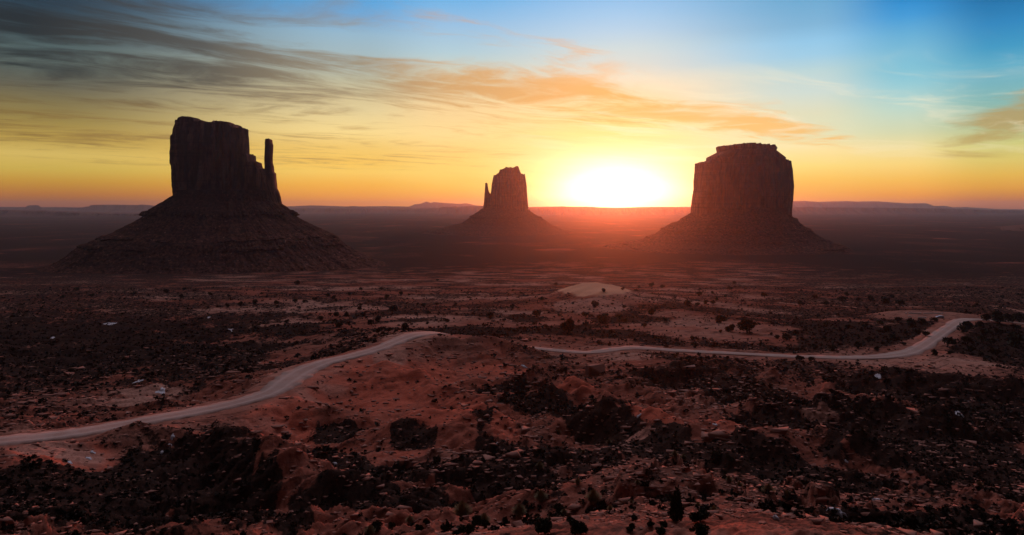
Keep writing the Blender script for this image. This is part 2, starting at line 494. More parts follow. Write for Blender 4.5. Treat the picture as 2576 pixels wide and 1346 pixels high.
def terrain(x, y):
    """height and cover masks at arrays x, y"""
    sh = x.shape
    x, y = x.ravel().astype(float), y.ravel().astype(float)
    z = tps(x * np.maximum(y, 14.0) / y, np.maximum(y, 14.0))
    X = x / y
    fw = sst(38, 22, y)
    z = z * (1 - fw) + (-3.6 - 0.47 * y) * fw
    near = sst(300, 200, y)
    for pl, sl in RP:
        i = np.where((np.abs(y - pl[:, 1].mean()) < 75) & (x > pl[:, 0].min() - 60) & (x < pl[:, 0].max() + 60))[0]
        if not len(i):
            continue
        wx = x[i] + 4 * perlin2(x[i] / 14, y[i] / 14, 51)
        wy = y[i] + 4 * perlin2(x[i] / 14, y[i] / 14, 52)
        d, cz = seg_dist(wx, wy, pl)
        hz = cz - sl * (np.sqrt(d * d + 2.0) - 1.4)
        k = 1.6
        a, b = z[i], hz
        h = np.clip(0.5 + 0.5 * (b - a) / k, 0, 1)
        z[i] = a * (1 - h) + b * h + k * h * (1 - h)
    # badland relief: gullies and ledges
    wxx = x + 6 * fbm2(x / 30, y / 30, 2, 0.5, 61)
    wyy = y + 6 * fbm2(x / 30, y / 30, 2, 0.5, 62)
    rx, ry = (wxx * 0.80 + wyy * 0.60), (-wxx * 0.60 + wyy * 0.80)
    g = ridged2(rx / 38, ry / 20, 4, 0.55, 3) - 0.62
    f = ridged2(rx / 17, ry / 9, 4, 0.55, 21) - 0.62
    f2 = ridged2(rx / 4.4, ry / 2.4, 3, 0.6, 31) - 0.62
    band = sst(38, 75, y) * near
    calm = sst(0.0, 0.35, fbm2(x / 55, y / 55, 2, 0.5, 71) + 0.25)     # smooth clay here and there
    redclay = np.exp(-((x + 32) / 38) ** 2 - ((y - 190) / 55) ** 2)
    rough = (0.35 + 0.65 * calm) * (1 - 0.75 * redclay)
    z = z + band * (g * 6.5 * (0.30 + 0.70 * rough) + f * 2.7 * rough + f2 * 0.75 * rough)
    nb = sst(60, 34, y) * sst(16, 34, y)
    z = z + nb * (f * 0.7 + f2 * 0.45)
    z = z + sst(170, 90, y) * sst(16, 34, y) * 0.22 * (ridged2(rx / 1.5, ry / 0.8, 3, 0.6, 37) - 0.6)
    # mid flats and far plain
    mid = sst(220, 320, y) * sst(1300, 600, y)
    z = z + mid * (fbm2(x / 70, y / 50, 4, 0.5, 81) * 2.6 + fbm2(x / 11, y / 9, 3, 0.5, 84) * 0.7)
    lw = sst(220, 300, y) * sst(640, 420, y) * sst(-0.12, -0.42, X)
    z = z + lw * (ridged2(x / 34, y / 24, 4, 0.5, 86) - 0.62) * 5.0
    far = sst(1500, 5000, y)
    z = z + far * (fbm2(x / 3600, y / 1500, 3, 0.45, 91) * 7 + 5 * ridged2(x / 6000, y / 3000, 2, 0.5, 95) - 3)
    # dune with small crests on a scrubby rise
    du = (x - DUNE[0]) / 30
    dv = (y - DUNE[1]) / np.where(y < DUNE[1], 78, 40)
    dm = np.exp(-(du ** 2 + dv ** 2) ** 1.7)
    rise = np.exp(-((x - DUNE[0] - 4) / 62) ** 2 - ((y - DUNE[1] + 55) / 95) ** 2)
    ph = (y - DUNE[1]) / 30 + 0.5 * np.sin(x / 17) + 0.3 * perlin2(x / 25, y / 25, 44)
    z = z + rise * 6.0 + dm * (3.6 + 1.8 * np.cos(du * 1.1 + 0.4) + 0.7 * perlin2(x / 18, y / 18, 45) + 3.0 * np.abs(np.sin(ph * pi)) ** 1.4)
    # layered ledges
    st = 2.1
    q = (z + 0.05 * x + 1.2 * fbm2(x / 25, y / 25, 2, 0.5, 33)) / st
    fr = q - np.floor(q)
    terr = (np.floor(q) + sst(0.32, 0.68, fr)) * st
    lm = sst(-0.05, 0.30, fbm2(x / 45, y / 38, 3, 0.5, 41)) * (1 - redclay * 0.9) * sst(42, 60, y) * sst(330, 250, y)
    z = z + lm * 0.85 * (terr - q * st)
    # car park shelf
    pd = np.hypot((x - PARK[0]) / 1.55, (y - PARK[1]))
    pw = sst(30, 13, pd)
    z = z * (1 - pw) + (PARK[2] + 0.04 * (y - PARK[1])) * pw
    # road bed
    rd, rz, rw = road_dist(x, y)
    w1 = sst(rw * 0.5 + 9, rw * 0.5 + 1.2, rd)
    z = z * (1 - w1) + (rz - 0.22) * w1
    # ---------------- cover masks
    pale = sst(0.0, 0.45, fbm2(x / 120, y / 80, 4, 0.55, 101) + 0.12) * sst(250, 420, y) * sst(1400, 1000, y)
    pale = np.maximum(pale, np.clip(dm * 2.2 - 0.5, 0, 1) * 1.0)
    pale = np.maximum(pale, w1 * 0.35)
    pale = np.maximum(pale, sst(22, 9, rd - rw * 0.5) * 0.55 * sst(-0.2, 0.35, fbm2(x / 16, y / 12, 3, 0.5, 111)))
    pale = np.maximum(pale, pw * 0.55)
    wash = np.exp(-((x - P(2290, 900, 285)[0]) / 32) ** 2 - ((y - 283) / 26) ** 2)
    pale = np.maximum(pale, np.clip(wash * 1.3, 0, 1) * 0.8)
    farw = sst(850, 1700, y)
    side = sst(0.30, 0.62, np.abs(X))  # darkening towards the view's sides, painted in as denser cover
    pp = sst(0.34, 0.62, patch_mask(x, y, PALE) + 0.40 * fbm2(x / (4 + y * 0.03) + 40, y / (4 + y * 0.03), 4, 0.6, 161))
    pale = np.maximum(pale, pp * 0.9)
    scrub = sst(-0.28, 0.35, fbm2(x / 48, y / 40, 4, 0.55, 121) + 0.10 + 0.34 * side - 0.30 * redclay)
    nz = fbm2(x / (4 + y * 0.03), y / (4 + y * 0.03), 4, 0.6, 141)
    br = sst(0.12, 0.36, patch_mask(x, y, BRUSH_VIGNETTE) + 0.50 * nz) * (1 - 0.30 * sst(170, 260, y))
    cl = sst(0.30, 0.70, patch_mask(x, y, CLAY) + 0.45 * nz)
    scrub = np.maximum(scrub * (0.5 + 0.5 * sst(200, 320, y)), br) * (1 - 0.85 * cl) * (1 - 0.7 * pp)
    midw = sst(330, 520, y) * (1 - farw)
    scrub = scrub * (1 - midw) + midw * (0.30 + 0.40 * scrub)
    scrub = scrub * (1 - farw) + farw * np.clip(0.86 + 0.7 * fbm2(x / 300, y / 500, 4, 0.6, 171) - 0.55 * sst(0.30, 0.65, fbm2(x / 260, y / 170, 3, 0.6, 181)) * sst(6000, 2500, y), 0, 1)
    scrub = scrub * (1 - np.clip(dm * 2.5 - 0.5, 0, 1)) * (1 - w1) * (1 - pw) * (1 - np.clip(wash * 1.4, 0, 1) * 0.8)
    rock = np.clip(lm, 0, 1) * (1 - w1) * (1 - 0.6 * br)
    rock = np.maximum(rock, nb * 0.8 * sst(-0.1, 0.3, fbm2(x / 10, y / 8, 3, 0.5, 131)))
    dune = sst(0.28, 0.42, dm + 0.10 * fbm2(x / 12, y / 14, 3, 0.5, 151))
    clay = np.clip(cl * (1 - 0.6 * rock) * sst(300, 240, y) + 0.5 * redclay, 0, 1)
    out = (z, pale, scrub, rock, dune, clay)
    return tuple(o.reshape(sh) for o in out)


def Hs(xs, ys):
    return terrain(np.atleast_1d(np.array(xs, float)), np.atleast_1d(np.array(ys, float)))[0]


# sheet that is finer where the view is, from the foot of the viewpoint to the horizon
Xa = np.concatenate([np.linspace(-1.6, -0.84, 90)[:-1], np.linspace(-0.84, 0.84, 1000), np.linspace(0.84, 1.6, 90)[1:]])
Ya = np.concatenate([np.geomspace(3, 36, 70)[:-1], np.geomspace(36, 330, 560)[:-1], np.geomspace(330, 1500, 260)[:-1], np.geomspace(1500, 22500, 170)])
GX, GY = np.meshgrid(Xa, Ya)
WX = GX * GY
TZ, TP, TS, TR, TD, TC = terrain(WX, GY)


def mesh_from(name, v, f, smooth=True):
    me = bpy.data.meshes.new(name)
    v = np.asarray(v, np.float32)
    f = np.asarray(f, np.int32)
    k = f.shape[1]
    me.vertices.add(len(v))
    me.vertices.foreach_set('co', v.ravel())
    me.loops.add(f.size)
    me.loops.foreach_set('vertex_index', f.ravel())
    me.polygons.add(len(f))
    me.polygons.foreach_set('loop_start', np.arange(0, f.size, k, dtype=np.int32))
    me.polygons.foreach_set('loop_total', np.full(len(f), k, np.int32))
    if smooth:
        me.polygons.foreach_set('use_smooth', np.ones(len(f), bool))
    me.update(calc_edges=True)
    return me


def grid_faces(nr, nc, wrap=False):
    r = np.arange(nr - 1)[:, None]
    c = np.arange(nc if wrap else nc - 1)[None]
    c1 = (c + 1) % nc
    a = r * nc + c
    b = r * nc + c1
    return np.stack([a + 0 * b, b, b + nc, a + nc], 2).reshape(-1, 4)


def attr(me, name, vals, dom='POINT'):
    a = me.attributes.new(name, 'FLOAT', dom)
    a.data.foreach_set('value', np.asarray(vals, np.float32).ravel())


def link(name, me, mat=None, parent=None, loc=None):
    o = bpy.data.objects.new(name, me)
    COL.objects.link(o)
    if mat is not None and me is not None and not me.materials:
        me.materials.append(mat)
    if parent is not None:
        o.parent = parent
    if loc is not None:
        o.location = loc
    return o


def tag(o, label=None, cat=None, group=None, kind=None):
    for k, v in (('label', label), ('category', cat), ('group', group), ('kind', kind)):
        if v:
            o[k] = v
    return o


def new_mat(name):
    m = bpy.data.materials.new(name)
    m.use_nodes = True
    return m, NT(m.node_tree)


def finish(nt, colr, rough=0.9, bump=None, spec=0.15):
    b = nt.n('ShaderNodeBsdfPrincipled')
    nt.put(b.inputs['Base Color'], colr)
    nt.put(b.inputs['Roughness'], rough)
    b.inputs['Specular IOR Level'].default_value = spec
    if bump is not None:
        bn = nt.n('ShaderNodeBump')
        bn.inputs['Strength'].default_value = bump[1]
        bn.inputs['Distance'].default_value = bump[2]
        nt.put(bn.inputs['Height'], bump[0])
        nt.t.links.new(bn.outputs[0], b.inputs['Normal'])
    o = nt.n('ShaderNodeOutputMaterial')
    nt.t.links.new(b.outputs[0], o.inputs[0])


# ---- ground material
gm, g = new_mat("desert_soil")
tcg = g.n('ShaderNodeTexCoord').outputs['Object']


def gattr(nt, nm):
    a = nt.n('ShaderNodeAttribute')
    a.attribute_name = nm
    return a.outputs['Fac']


ga_p, ga_s, ga_r, ga_d, ga_c = (gattr(g, n_) for n_ in ('pale', 'scrub', 'rock', 'dune', 'clay'))
n_big = g.noise(tcg, 0.02, 5, 0.6)
n_mid = g.noise(tcg, 0.23, 5, 0.6)
n_fine = g.noise(tcg, 1.6, 4, 0.65)
n_spot = g.add(g.mul(g.noise(tcg, 0.30, 4, 0.7), 0.6), g.mul(g.noise(tcg, 1.15, 4, 0.7), 0.4))
red = g.mix(n_mid, (0.150, 0.048, 0.033, 1), (0.350, 0.118, 0.078, 1))
red = g.mix(ga_c, red, g.mix(n_fine, (0.360, 0.085, 0.052, 1), (0.580, 0.155, 0.094, 1)))
sand = g.mix(n_mid, (0.330, 0.175, 0.132, 1), (0.540, 0.305, 0.230, 1))
c = g.mix(g.mul(ga_p, g.ss(n_big, 0.3, 0.6, 0.55, 1.0)), red, sand)
gx_, gy_, gz_ = g.xyz(tcg)
strat = g.noise(g.vec(g.mul(gx_, 0.05), g.mul(gy_, 0.05), g.mul(gz_, 1.3)), 1.0, 5, 0.65)
rockc = g.mix(strat, (0.105, 0.045, 0.034, 1), (0.420, 0.190, 0.135, 1))
c = g.mix(g.mul(ga_r, g.ss(n_spot, 0.38, 0.55)), c, rockc)
strat2 = g.noise(g.vec(g.mul(gx_, 0.10), g.mul(gy_, 0.16), g.mul(gz_, 2.2)), 1.0, 5, 0.7)
c = g.mix(g.mul(g.ss(strat2, 0.52, 0.66), 0.55), c, (0.090, 0.038, 0.029, 1))
c = g.mix(g.mul(g.ss(strat2, 0.42, 0.30), 0.40), c, (0.420, 0.190, 0.135, 1))
srx, sry = g.add(g.mul(gx_, 0.80), g.mul(gy_, 0.60)), g.sub(g.mul(gy_, 0.80), g.mul(gx_, 0.60))
streak = g.noise(g.vec(g.mul(srx, 0.09), g.mul(sry, 0.55), g.mul(gz_, 0.25)), 1.0, 5, 0.7)
offc = g.sub(1.0, g.mul(ga_c, 0.65))
c = g.mix(g.mul(g.ss(streak, 0.52, 0.64), g.mul(offc, 0.75)), c, (0.050, 0.022, 0.017, 1))
c = g.mix(g.mul(g.ss(streak, 0.40, 0.30), g.mul(offc, 0.55)), c, (0.400, 0.185, 0.130, 1))
c = g.mix(ga_d, c, g.mix(n_fine, (0.62, 0.330, 0.200, 1), (0.70, 0.390, 0.250, 1)))
cover = g.ss(g.add(n_spot, g.mul(g.sub(ga_s, 0.5), 0.40)), 0.47, 0.58)
c = g.mix(g.mul(cover, g.mul(g.sub(1.0, ga_d), g.ss(ga_s, 0.02, 0.25))), c, g.mix(n_fine, (0.012, 0.009, 0.008, 1), (0.045, 0.026, 0.020, 1)))  # dark cover colour: scrub plus the painted darkening of sides and corners
c = g.mix(g.ss(n_fine, 0.35, 0.75, 0.0, 0.35), c, (0.09, 0.04, 0.03, 1))
finish(g, c, 0.95, (g.add(g.mul(n_mid, 0.7), g.mul(n_fine, 0.3)), 0.8, 0.6), 0.0)

gme = mesh_from("ground", np.stack([WX, GY, TZ], 2).reshape(-1, 3), grid_faces(len(Ya), len(Xa)))
for nm, arr in (('pale', TP), ('scrub', TS), ('rock', TR), ('dune', TD), ('clay', TC)):
    attr(gme, nm, arr)
ground = link("ground", gme, gm)
tag(ground, "red desert floor with scrub, ledges and a sand dune stretching to the horizon", "ground", kind='structure')


def hit(px, py):
    """first ground point met along a sight line"""
    X = (px - SX) / F
    j = int(np.clip(np.searchsorted(Xa, X) - 1, 0, len(Xa) - 2))
    t = (X - Xa[j]) / (Xa[j + 1] - Xa[j])
    zc_ = TZ[:, j] * (1 - t) + TZ[:, j + 1] * t
    prow = HY - zc_ / Ya * F
    i0 = int(np.searchsorted(Ya, 30))
    k = np.where(prow[i0:] <= py)[0]
    i = i0 + (int(k[0]) if len(k) else 0)
    if i > i0 and prow[i - 1] > py:
        f = (prow[i - 1] - py) / max(1e-6, prow[i - 1] - prow[i])
        d = Ya[i - 1] + f * (Ya[i] - Ya[i - 1])
        z = zc_[i - 1] + f * (zc_[i] - zc_[i - 1])
    else:
        d, z = Ya[i], zc_[i]
    return np.array([X * d, d, z])


# ---- road
rm, r = new_mat("graded_dirt")
to = r.n('ShaderNodeTexCoord').outputs['Object']
rn, rf = r.noise(to, 0.12, 4, 0.6), r.noise(to, 1.4, 4, 0.6)
ac = gattr(r, 'across')
trk = r.mul(r.ss(r.m('ABSOLUTE', r.sub(r.m('ABSOLUTE', ac), 0.42)), 0.22, 0.02), 0.5)
rc = r.mix(rn, (0.25, 0.165, 0.135, 1), (0.42, 0.310, 0.270, 1))
rc = r.mix(r.mul(r.ss(r.noise(to, 0.45, 5, 0.7), 0.45, 0.62), 0.5), rc, (0.30, 0.17, 0.13, 1))
rc = r.mix(r.mul(trk, 0.6), rc, (0.56, 0.43, 0.38, 1))
rc = r.mix(r.mul(r.ss(r.m('ABSOLUTE', ac), 0.72, 1.0), rf), rc, (0.24, 0.11, 0.08, 1))
finish(r, rc, 0.95, (rf, 0.4, 0.15), 0.1)
tg = np.gradient(RW[:, :2], axis=0)
tg /= np.linalg.norm(tg, axis=1)[:, None]
nrm = np.stack([-tg[:, 1], tg[:, 0]], 1)
prof = [(-1.0, -0.30), (-0.92, 0.0), (-0.5, 0.03), (0, 0.06), (0.5, 0.03), (0.92, 0.0), (1.0, -0.30)]
rv, ra = [], []
for u, h in prof:
    wob = 1 + 0.22 * perlin2(np.arange(len(RW)) / 4.0, np.full(len(RW), u * 3.0), 5) * (abs(u) > 0.8)
    hw = RW[:, 3] * 0.5 * wob
    rv.append(np.stack([RW[:, 0] + nrm[:, 0] * u * hw, RW[:, 1] + nrm[:, 1] * u * hw, RW[:, 2] + h], 1))
    ra.append(np.full(len(RW), u))
rme = mesh_from("road", np.stack(rv, 1).reshape(-1, 3), grid_faces(len(RW), len(prof)))
attr(rme, 'across', np.stack(ra, 1))
tag(link("road", rme, rm), "pale graded dirt road winding across the valley floor", "road", kind='structure')

# ------------------------------------------------------------------ buttes
cm, c_ = new_mat("butte_sandstone")
to = c_.n('ShaderNodeTexCoord').outputs['Object']
ox, oy, oz = c_.xyz(to)
vst = c_.noise(c_.vec(ox, oy, c_.mul(oz, 0.10)), 0.085, 6, 0.62)
vst2 = c_.noise(c_.vec(ox, oy, c_.mul(oz, 0.22)), 0.35, 4, 0.6)
hst = c_.noise(c_.vec(c_.mul(ox, 0.04), c_.mul(oy, 0.04), oz), 0.16, 4, 0.6)
cc = c_.mix(c_.ss(vst, 0.33, 0.67), (0.085, 0.040, 0.031, 1), (0.430, 0.200, 0.140, 1))
cc = c_.mix(c_.mul(c_.ss(vst2, 0.52, 0.66), 0.7), cc, (0.075, 0.038, 0.030, 1))
cc = c_.mix(c_.mul(c_.ss(hst, 0.56, 0.70), 0.30), cc, (0.48, 0.25, 0.18, 1))
var = c_.noise(c_.vec(ox, oy, c_.mul(oz, 0.45)), 0.028, 4, 0.6)
cc = c_.mix(c_.mul(c_.ss(var, 0.47, 0.60), 0.72), cc, (0.060, 0.030, 0.024, 1))
bed = c_.noise(c_.vec(c_.mul(ox, 0.01), c_.mul(oy, 0.01), oz), 0.30, 3, 0.6)
cc = c_.mix(c_.mul(c_.ss(bed, 0.56, 0.64), 0.45), cc, (0.050, 0.026, 0.020, 1))
finish(c_, cc, 0.95, (c_.add(vst, c_.mul(vst2, 0.5)), 0.8, 4.0), 0.0)

tm, t_ = new_mat("talus_rubble")
to = t_.n('ShaderNodeTexCoord').outputs['Object']
ox, oy, oz = t_.xyz(to)
hs = t_.noise(t_.vec(t_.mul(ox, 0.012), t_.mul(oy, 0.012), oz), 0.11, 5, 0.6)
rub = t_.noise(to, 0.16, 5, 0.7)
bl = t_.n('ShaderNodeTexVoronoi')
t_.put(bl.inputs['Vector'], to)
bl.inputs['Scale'].default_value = 0.16
tcol = t_.mix(t_.ss(rub, 0.32, 0.68), (0.030, 0.014, 0.011, 1), (0.170, 0.074, 0.052, 1))
tcol = t_.mix(t_.mul(t_.ss(hs, 0.50, 0.62), 0.8), tcol, (0.070, 0.034, 0.027, 1))
tcol = t_.mix(t_.mul(t_.ss(bl.outputs['Distance'], 0.30, 0.12), t_.ss(rub, 0.50, 0.62)), tcol, (0.42, 0.22, 0.165, 1))
finish(t_, tcol, 0.95, (rub, 0.9, 3.0), 0.0)


def interp(pts):
    p = np.array(sorted(pts), float)
    return lambda q: np.interp(q, p[:, 0], p[:, 1])


def cliff(name, parent, D, Lp, Rp, top, ybase, depth, seed, grooves=(), n_t=110, n_a=420, boxy=0.55, amp=1.0, mat=None, yoff=0.0, jag=1.0, inset=0.0):
    """tower whose side profiles and summit line were surveyed; layout units scaled by distance"""
    k = D / F
    ox, oyy, oz = parent.location
    lx, rx, tp = interp([(HY - y, x) for x, y in Lp]), interp([(HY - y, x) for x, y in Rp]), interp(top)
    h0 = HY - ybase
    hmax = HY - min(y for _, y in top)
    th = np.linspace(0, 2 * pi, n_a, endpoint=False)
    ce = np.sign(np.cos(th)) * np.abs(np.cos(th)) ** boxy
    se = np.sign(np.sin(th)) * np.abs(np.sin(th)) ** boxy
    V = []
    x1l, x1r = lx(hmax), rx(hmax)
    tt = np.linspace(0, 1, n_t)
    per = th / (2 * pi) * 2 * (abs(x1r - x1l) * k + depth) * 1.6

    def ring(t, shrink=1.0):
        h = h0 + t * (hmax - h0)
        xl, xr = lx(h) + inset, rx(h) - inset
        xc, a = (xl + xr) / 2, (xr - xl) / 2
        px = xc + a * ce * shrink
        topy = tp(px) + jag * (vnoise3(px / 7, th * 0, th * 0, seed + 31) * 2.2 + vnoise3(px / 2.6, th * 0, th * 0, seed + 32) * 1.5)
        zz = np.minimum(h, HY - topy + 0.0 * h) * k
        X = (px - SX) * k
        Y = D + yoff + depth / 2 * se * shrink
        # second pass so edge columns follow their own height
        fl = vnoise3(np.cos(th) * per.max() / 6.28 / 26, np.sin(th) * per.max() / 6.28 / 26, zz / 160, seed)
        f2 = np.abs(vnoise3(np.cos(th) * per.max() / 6.28 / 10, np.sin(th) * per.max() / 6.28 / 10, zz / 90, seed + 1))
        f3 = vnoise3(np.cos(th) * per.max() / 6.28 / 4, np.sin(th) * per.max() / 6.28 / 4, zz / 22, seed + 2)
        f4 = vnoise3(np.cos(th) * 1.5, np.sin(th) * 1.5, zz / 6.0, seed + 3)
        dsp = amp * (fl * 9 - f2 * 12 + f3 * 3.0 + f4 * 1.8 + 1.0)
        for gx, gw, gd in grooves:
            dsp = dsp - gd * np.exp(-((px - gx) / gw) ** 2) * (se < 0)
        edge = np.clip(np.abs(ce) ** 3, 0, 1)
        dsp = dsp * (1 - 0.75 * edge)
        n = np.hypot(np.cos(th), np.sin(th) * 1.0)
        X = X + np.cos(th) / n * dsp * shrink
        Y = Y + np.sin(th) / n * dsp * shrink
        return X, Y, zz, px

    for t in tt:
        X, Y, zz, _ = ring(t)
        V.append(np.stack([X - ox, Y - oyy, zz - oz], 1))
    for s in (0.93, 0.8, 0.6, 0.4, 0.2, 0.02):
        X, Y, zz, _ = ring(1.0, s)
        zz = zz + (1 - s) * 1.5 + vnoise3(X / 9, Y / 9, zz * 0, seed + 7) * 1.6 * (s < 0.9)
        V.append(np.stack([X - ox, Y - oyy, zz - oz], 1))
    V = np.concatenate(V)
    me = mesh_from(name, V, grid_faces(n_t + 6, n_a, True))
    return link(name, me, mat or cm, parent)


def talus(parent, D, cx, left, right, kz, seed, ledges=()):
    """apron of rubble; left/right are (column, row) survey points going down"""
    k = D / F
    ox, oyy, oz = parent.location
    lz = np.array([((HY - y) * k, (cx - x) * k * 0.94) for x, y in left])
    rz = np.array([((HY - y) * k, (x - cx) * k * 0.94) for x, y in right])
    ztop = max(lz[0, 0], rz[0, 0]) + 6
    zbot = -150.0
    n_t, n_a = 230, 1200
    th = np.linspace(0, 2 * pi, n_a, endpoint=False)
    wr = 0.5 + 0.5 * np.cos(th)
    V = []

    def rad(z, tab):
        o = np.argsort(tab[:, 0])
        r_ = np.interp(z, tab[o, 0], tab[o, 1])
        lo = tab[o[0]]
        return np.where(z < lo[0], lo[1] + (lo[0] - z) * 1.6 + (lo[0] - z) ** 2 * 0.07, r_)
    for t in np.linspace(0, 1, n_t):
        z = ztop + t * (zbot - ztop)
        zl = z + 4.0 * vnoise3(np.cos(th) * 3, np.sin(th) * 3, th * 0, seed + 9) + 1.6 * vnoise3(np.cos(th) * 20, np.sin(th) * 20, th * 0, seed + 10)
        r_ = rad(zl, lz) * (1 - wr) + rad(zl, rz) * wr
        # ledges stand proud and overhang a little
        for lzv, lh, lo in ledges:
            brk = sst(-0.25, 0.25, vnoise3(np.cos(th) * 6, np.sin(th) * 6, th * 0 + lzv, seed + 5) + 0.5 * vnoise3(np.cos(th) * 25, np.sin(th) * 25, th * 0 + lzv, seed + 8))
            r_ = r_ + lo * sst(lzv - lh, lzv - lh * 0.75, zl) * sst(lzv + 1.5, lzv, zl) * brk
        cx_, sx_ = np.cos(th), np.sin(th)
        gul = vnoise3(cx_ * 4, sx_ * 4, th * 0 + z / 120, seed) * 11 + vnoise3(cx_ * 11, sx_ * 11, th * 0 + z / 60, seed + 1) * 9 \
            + vnoise3(cx_ * 30, sx_ * 30, th * 0 + z / 14, seed + 2) * 4.5 + vnoise3(cx_ * 80, sx_ * 80, th * 0 + z / 5, seed + 3) * 3.2 \
            + vnoise3(cx_ * 170, sx_ * 170, th * 0 + z / 2.2, seed + 6) * 1.8
        r_ = r_ + gul * (0.3 + 0.75 * t) + 0.5 * np.sin(z / 3.1 + 5 * vnoise3(cx_ * 4, sx_ * 4, th * 0 + z / 30, seed + 4))
        X = (cx - SX) * k + np.cos(th) * r_
        Y = D + np.sin(th) * r_ * kz
        V.append(np.stack([X - ox, Y - oyy, np.full(n_a, z) - oz], 1))
    V.append(np.stack([(cx - SX) * k + np.cos(th) * 2 - ox, D + np.sin(th) * 2 - oyy, np.full(n_a, ztop + 3) - oz], 1))
    V = np.concatenate([V[-1]] + V[:-1])
    me = mesh_from("talus_slope", V, grid_faces(n_t + 1, n_a, True)[:, ::-1])
    return link("talus_slope", me, tm, parent)


def thing(name, label, cat, loc, group=None, rz=0.0):
    o = bpy.data.objects.new(name, None)
    o.empty_display_size = 1
    COL.objects.link(o)
    o.location = loc
    o.rotation_euler = (0, 0, rz)
    return tag(o, label, cat, group)


def q6(x, y): return (408.8 + x * .18695, 276.7 + y * .18695)
def q7(x, y): return (1698 + x * .16354, 345.9 + y * .16354)
def q2(x, y): return (1069 + x * .4395, 314.4 + y * .4395)
def q1(x, y): return (125.8 + x * .3737, 251.6 + y * .3737)


DW = 1350
wb = thing("sandstone_butte", "dark mitten shaped butte with a separate slender thumb spire on its sunward side", "butte",
           ((570 - SX) / F * DW, DW, -118), "sandstone buttes on the valley floor")
cliff("cliff_block", wb, DW, [q6(*p) for p in ((165, 60), (165, 190), (146, 270), (145, 330), (118, 352), (101, 600), (100, 720), (118, 750), (118, 900), (130, 1040), (140, 1150), (130, 1400))],
      [q6(*p) for p in ((1150, 60), (1160, 330), (1166, 500), (1172, 600), (1178, 800), (1190, 1150), (1200, 1400))],
      [q6(*p) for p in ((100, 230), (165, 190), (200, 162), (260, 146), (295, 120), (350, 103), (440, 115), (500, 150), (512, 168), (620, 180), (735, 160), (830, 178), (910, 182), (960, 200), (1030, 240), (1110, 250), (1140, 272), (1165, 300))],
      520, 66, 5, boxy=0.75, inset=5, grooves=((545, 13, 16), (507, 7, 6), (600, 6, 6), (452, 6, 7), (480, 4, 4), (575, 5, 7), (625, 8, 9)))
cliff("ridge_shoulder", wb, DW, [q6(*p) for p in ((1120, 560), (1120, 1400))],
      [q6(*p) for p in ((1400, 560), (1440, 800), (1500, 1000), (1560, 1150), (1620, 1300))],
      [q6(*p) for p in ((1150, 598), (1180, 598), (1198, 615), (1202, 690), (1218, 698), (1240, 685), (1285, 705), (1296, 765), (1340, 780), (1372, 800), (1420, 830), (1500, 900), (1560, 1000))],
      520, 50, 15, inset=2, grooves=((650, 4, 5), (668, 4, 6)), n_a=300, amp=0.6)
cliff("thumb_spire", wb, DW, [q6(*p) for p in ((1394, 380), (1391, 440), (1386, 600), (1384, 800), (1372, 1000), (1360, 1300))],
      [q6(*p) for p in ((1462, 380), (1469, 440), (1483, 470), (1480, 560), (1476, 700), (1496, 760), (1502, 830), (1526, 850), (1532, 950), (1542, 1050), (1566, 1100), (1582, 1150), (1604, 1240), (1610, 1300))],
      [q6(*p) for p in ((1380, 402), (1405, 392), (1465, 395), (1490, 410))], 522, 24, 25, inset=1, n_a=180, amp=0.28)
talus(wb, DW, 570, [q1(*p) for p in ((860, 630), (825, 645), (740, 700), (670, 742), (640, 780), (560, 825), (455, 880), (320, 930), (190, 1000), (110, 1060))],
      [q1(*p) for p in ((1530, 680), (1555, 695), (1610, 735), (1660, 780), (1700, 805), (1850, 880), (1960, 935), (2000, 985), (2080, 1030), (2190, 1080))],
      0.80, 31, ledges=((-8, 9, 9), (-54, 6, 7), (-70, 6, 5)))

DM = 2050
mb = thing("sandstone_butte", "broad rounded butte with a flat summit slab, east of the rising sun", "butte",
           ((1862 - SX) / F * DM, DM, -122), "sandstone buttes on the valley floor")
cliff("cliff_block", mb, DM, [q7(*p) for p in ((330, 250), (306, 405), (300, 500), (281, 650), (275, 800), (250, 950), (238, 1050), (230, 1200), (215, 1500))],
      [q7(*p) for p in ((1740, 300), (1757, 410), (1776, 520), (1800, 750), (1790, 900), (1775, 1070), (1768, 1200), (1770, 1500))],
      [q7(*p) for p in ((200, 410), (305, 405), (405, 400), (470, 368), (700, 330), (930, 308), (1200, 312), (1500, 340), (1690, 372), (1755, 412), (1800, 440))],
      560, 200, 45, inset=6.5, grooves=((1848, 4, 8), (1900, 5, 9), (1925, 4, 10), (1955, 6, 12), (1815, 4, 5)), boxy=0.72, n_a=520, amp=0.8)
cliff("upper_bench", mb, DM, [q7(*p) for p in ((660, 190), (650, 212), (580, 246), (472, 300), (466, 345), (410, 388), (400, 460))],
      [q7(*p) for p in ((1520, 190), (1537, 212), (1690, 315), (1686, 360), (1740, 400), (1745, 460))],
      [q7(*p) for p in ((300, 207), (1800, 207))], 345.9 + 450 * .16354, 175, 55, inset=6, boxy=0.75, n_t=50, amp=0.25)
cliff("summit_cap", mb, DM, [q7(*p) for p in ((660, 90), (640, 150), (652, 212), (650, 240))], [q7(*p) for p in ((1515, 90), (1555, 165), (1535, 212), (1530, 240))],
      [q7(*p) for p in ((630, 145), (720, 130), (880, 120), (1100, 100), (1180, 112), (1400, 122), (1525, 135), (1560, 150))],
      345.9 + 235 * .16354, 110, 65, inset=2, boxy=0.7, n_t=30, amp=0.25)
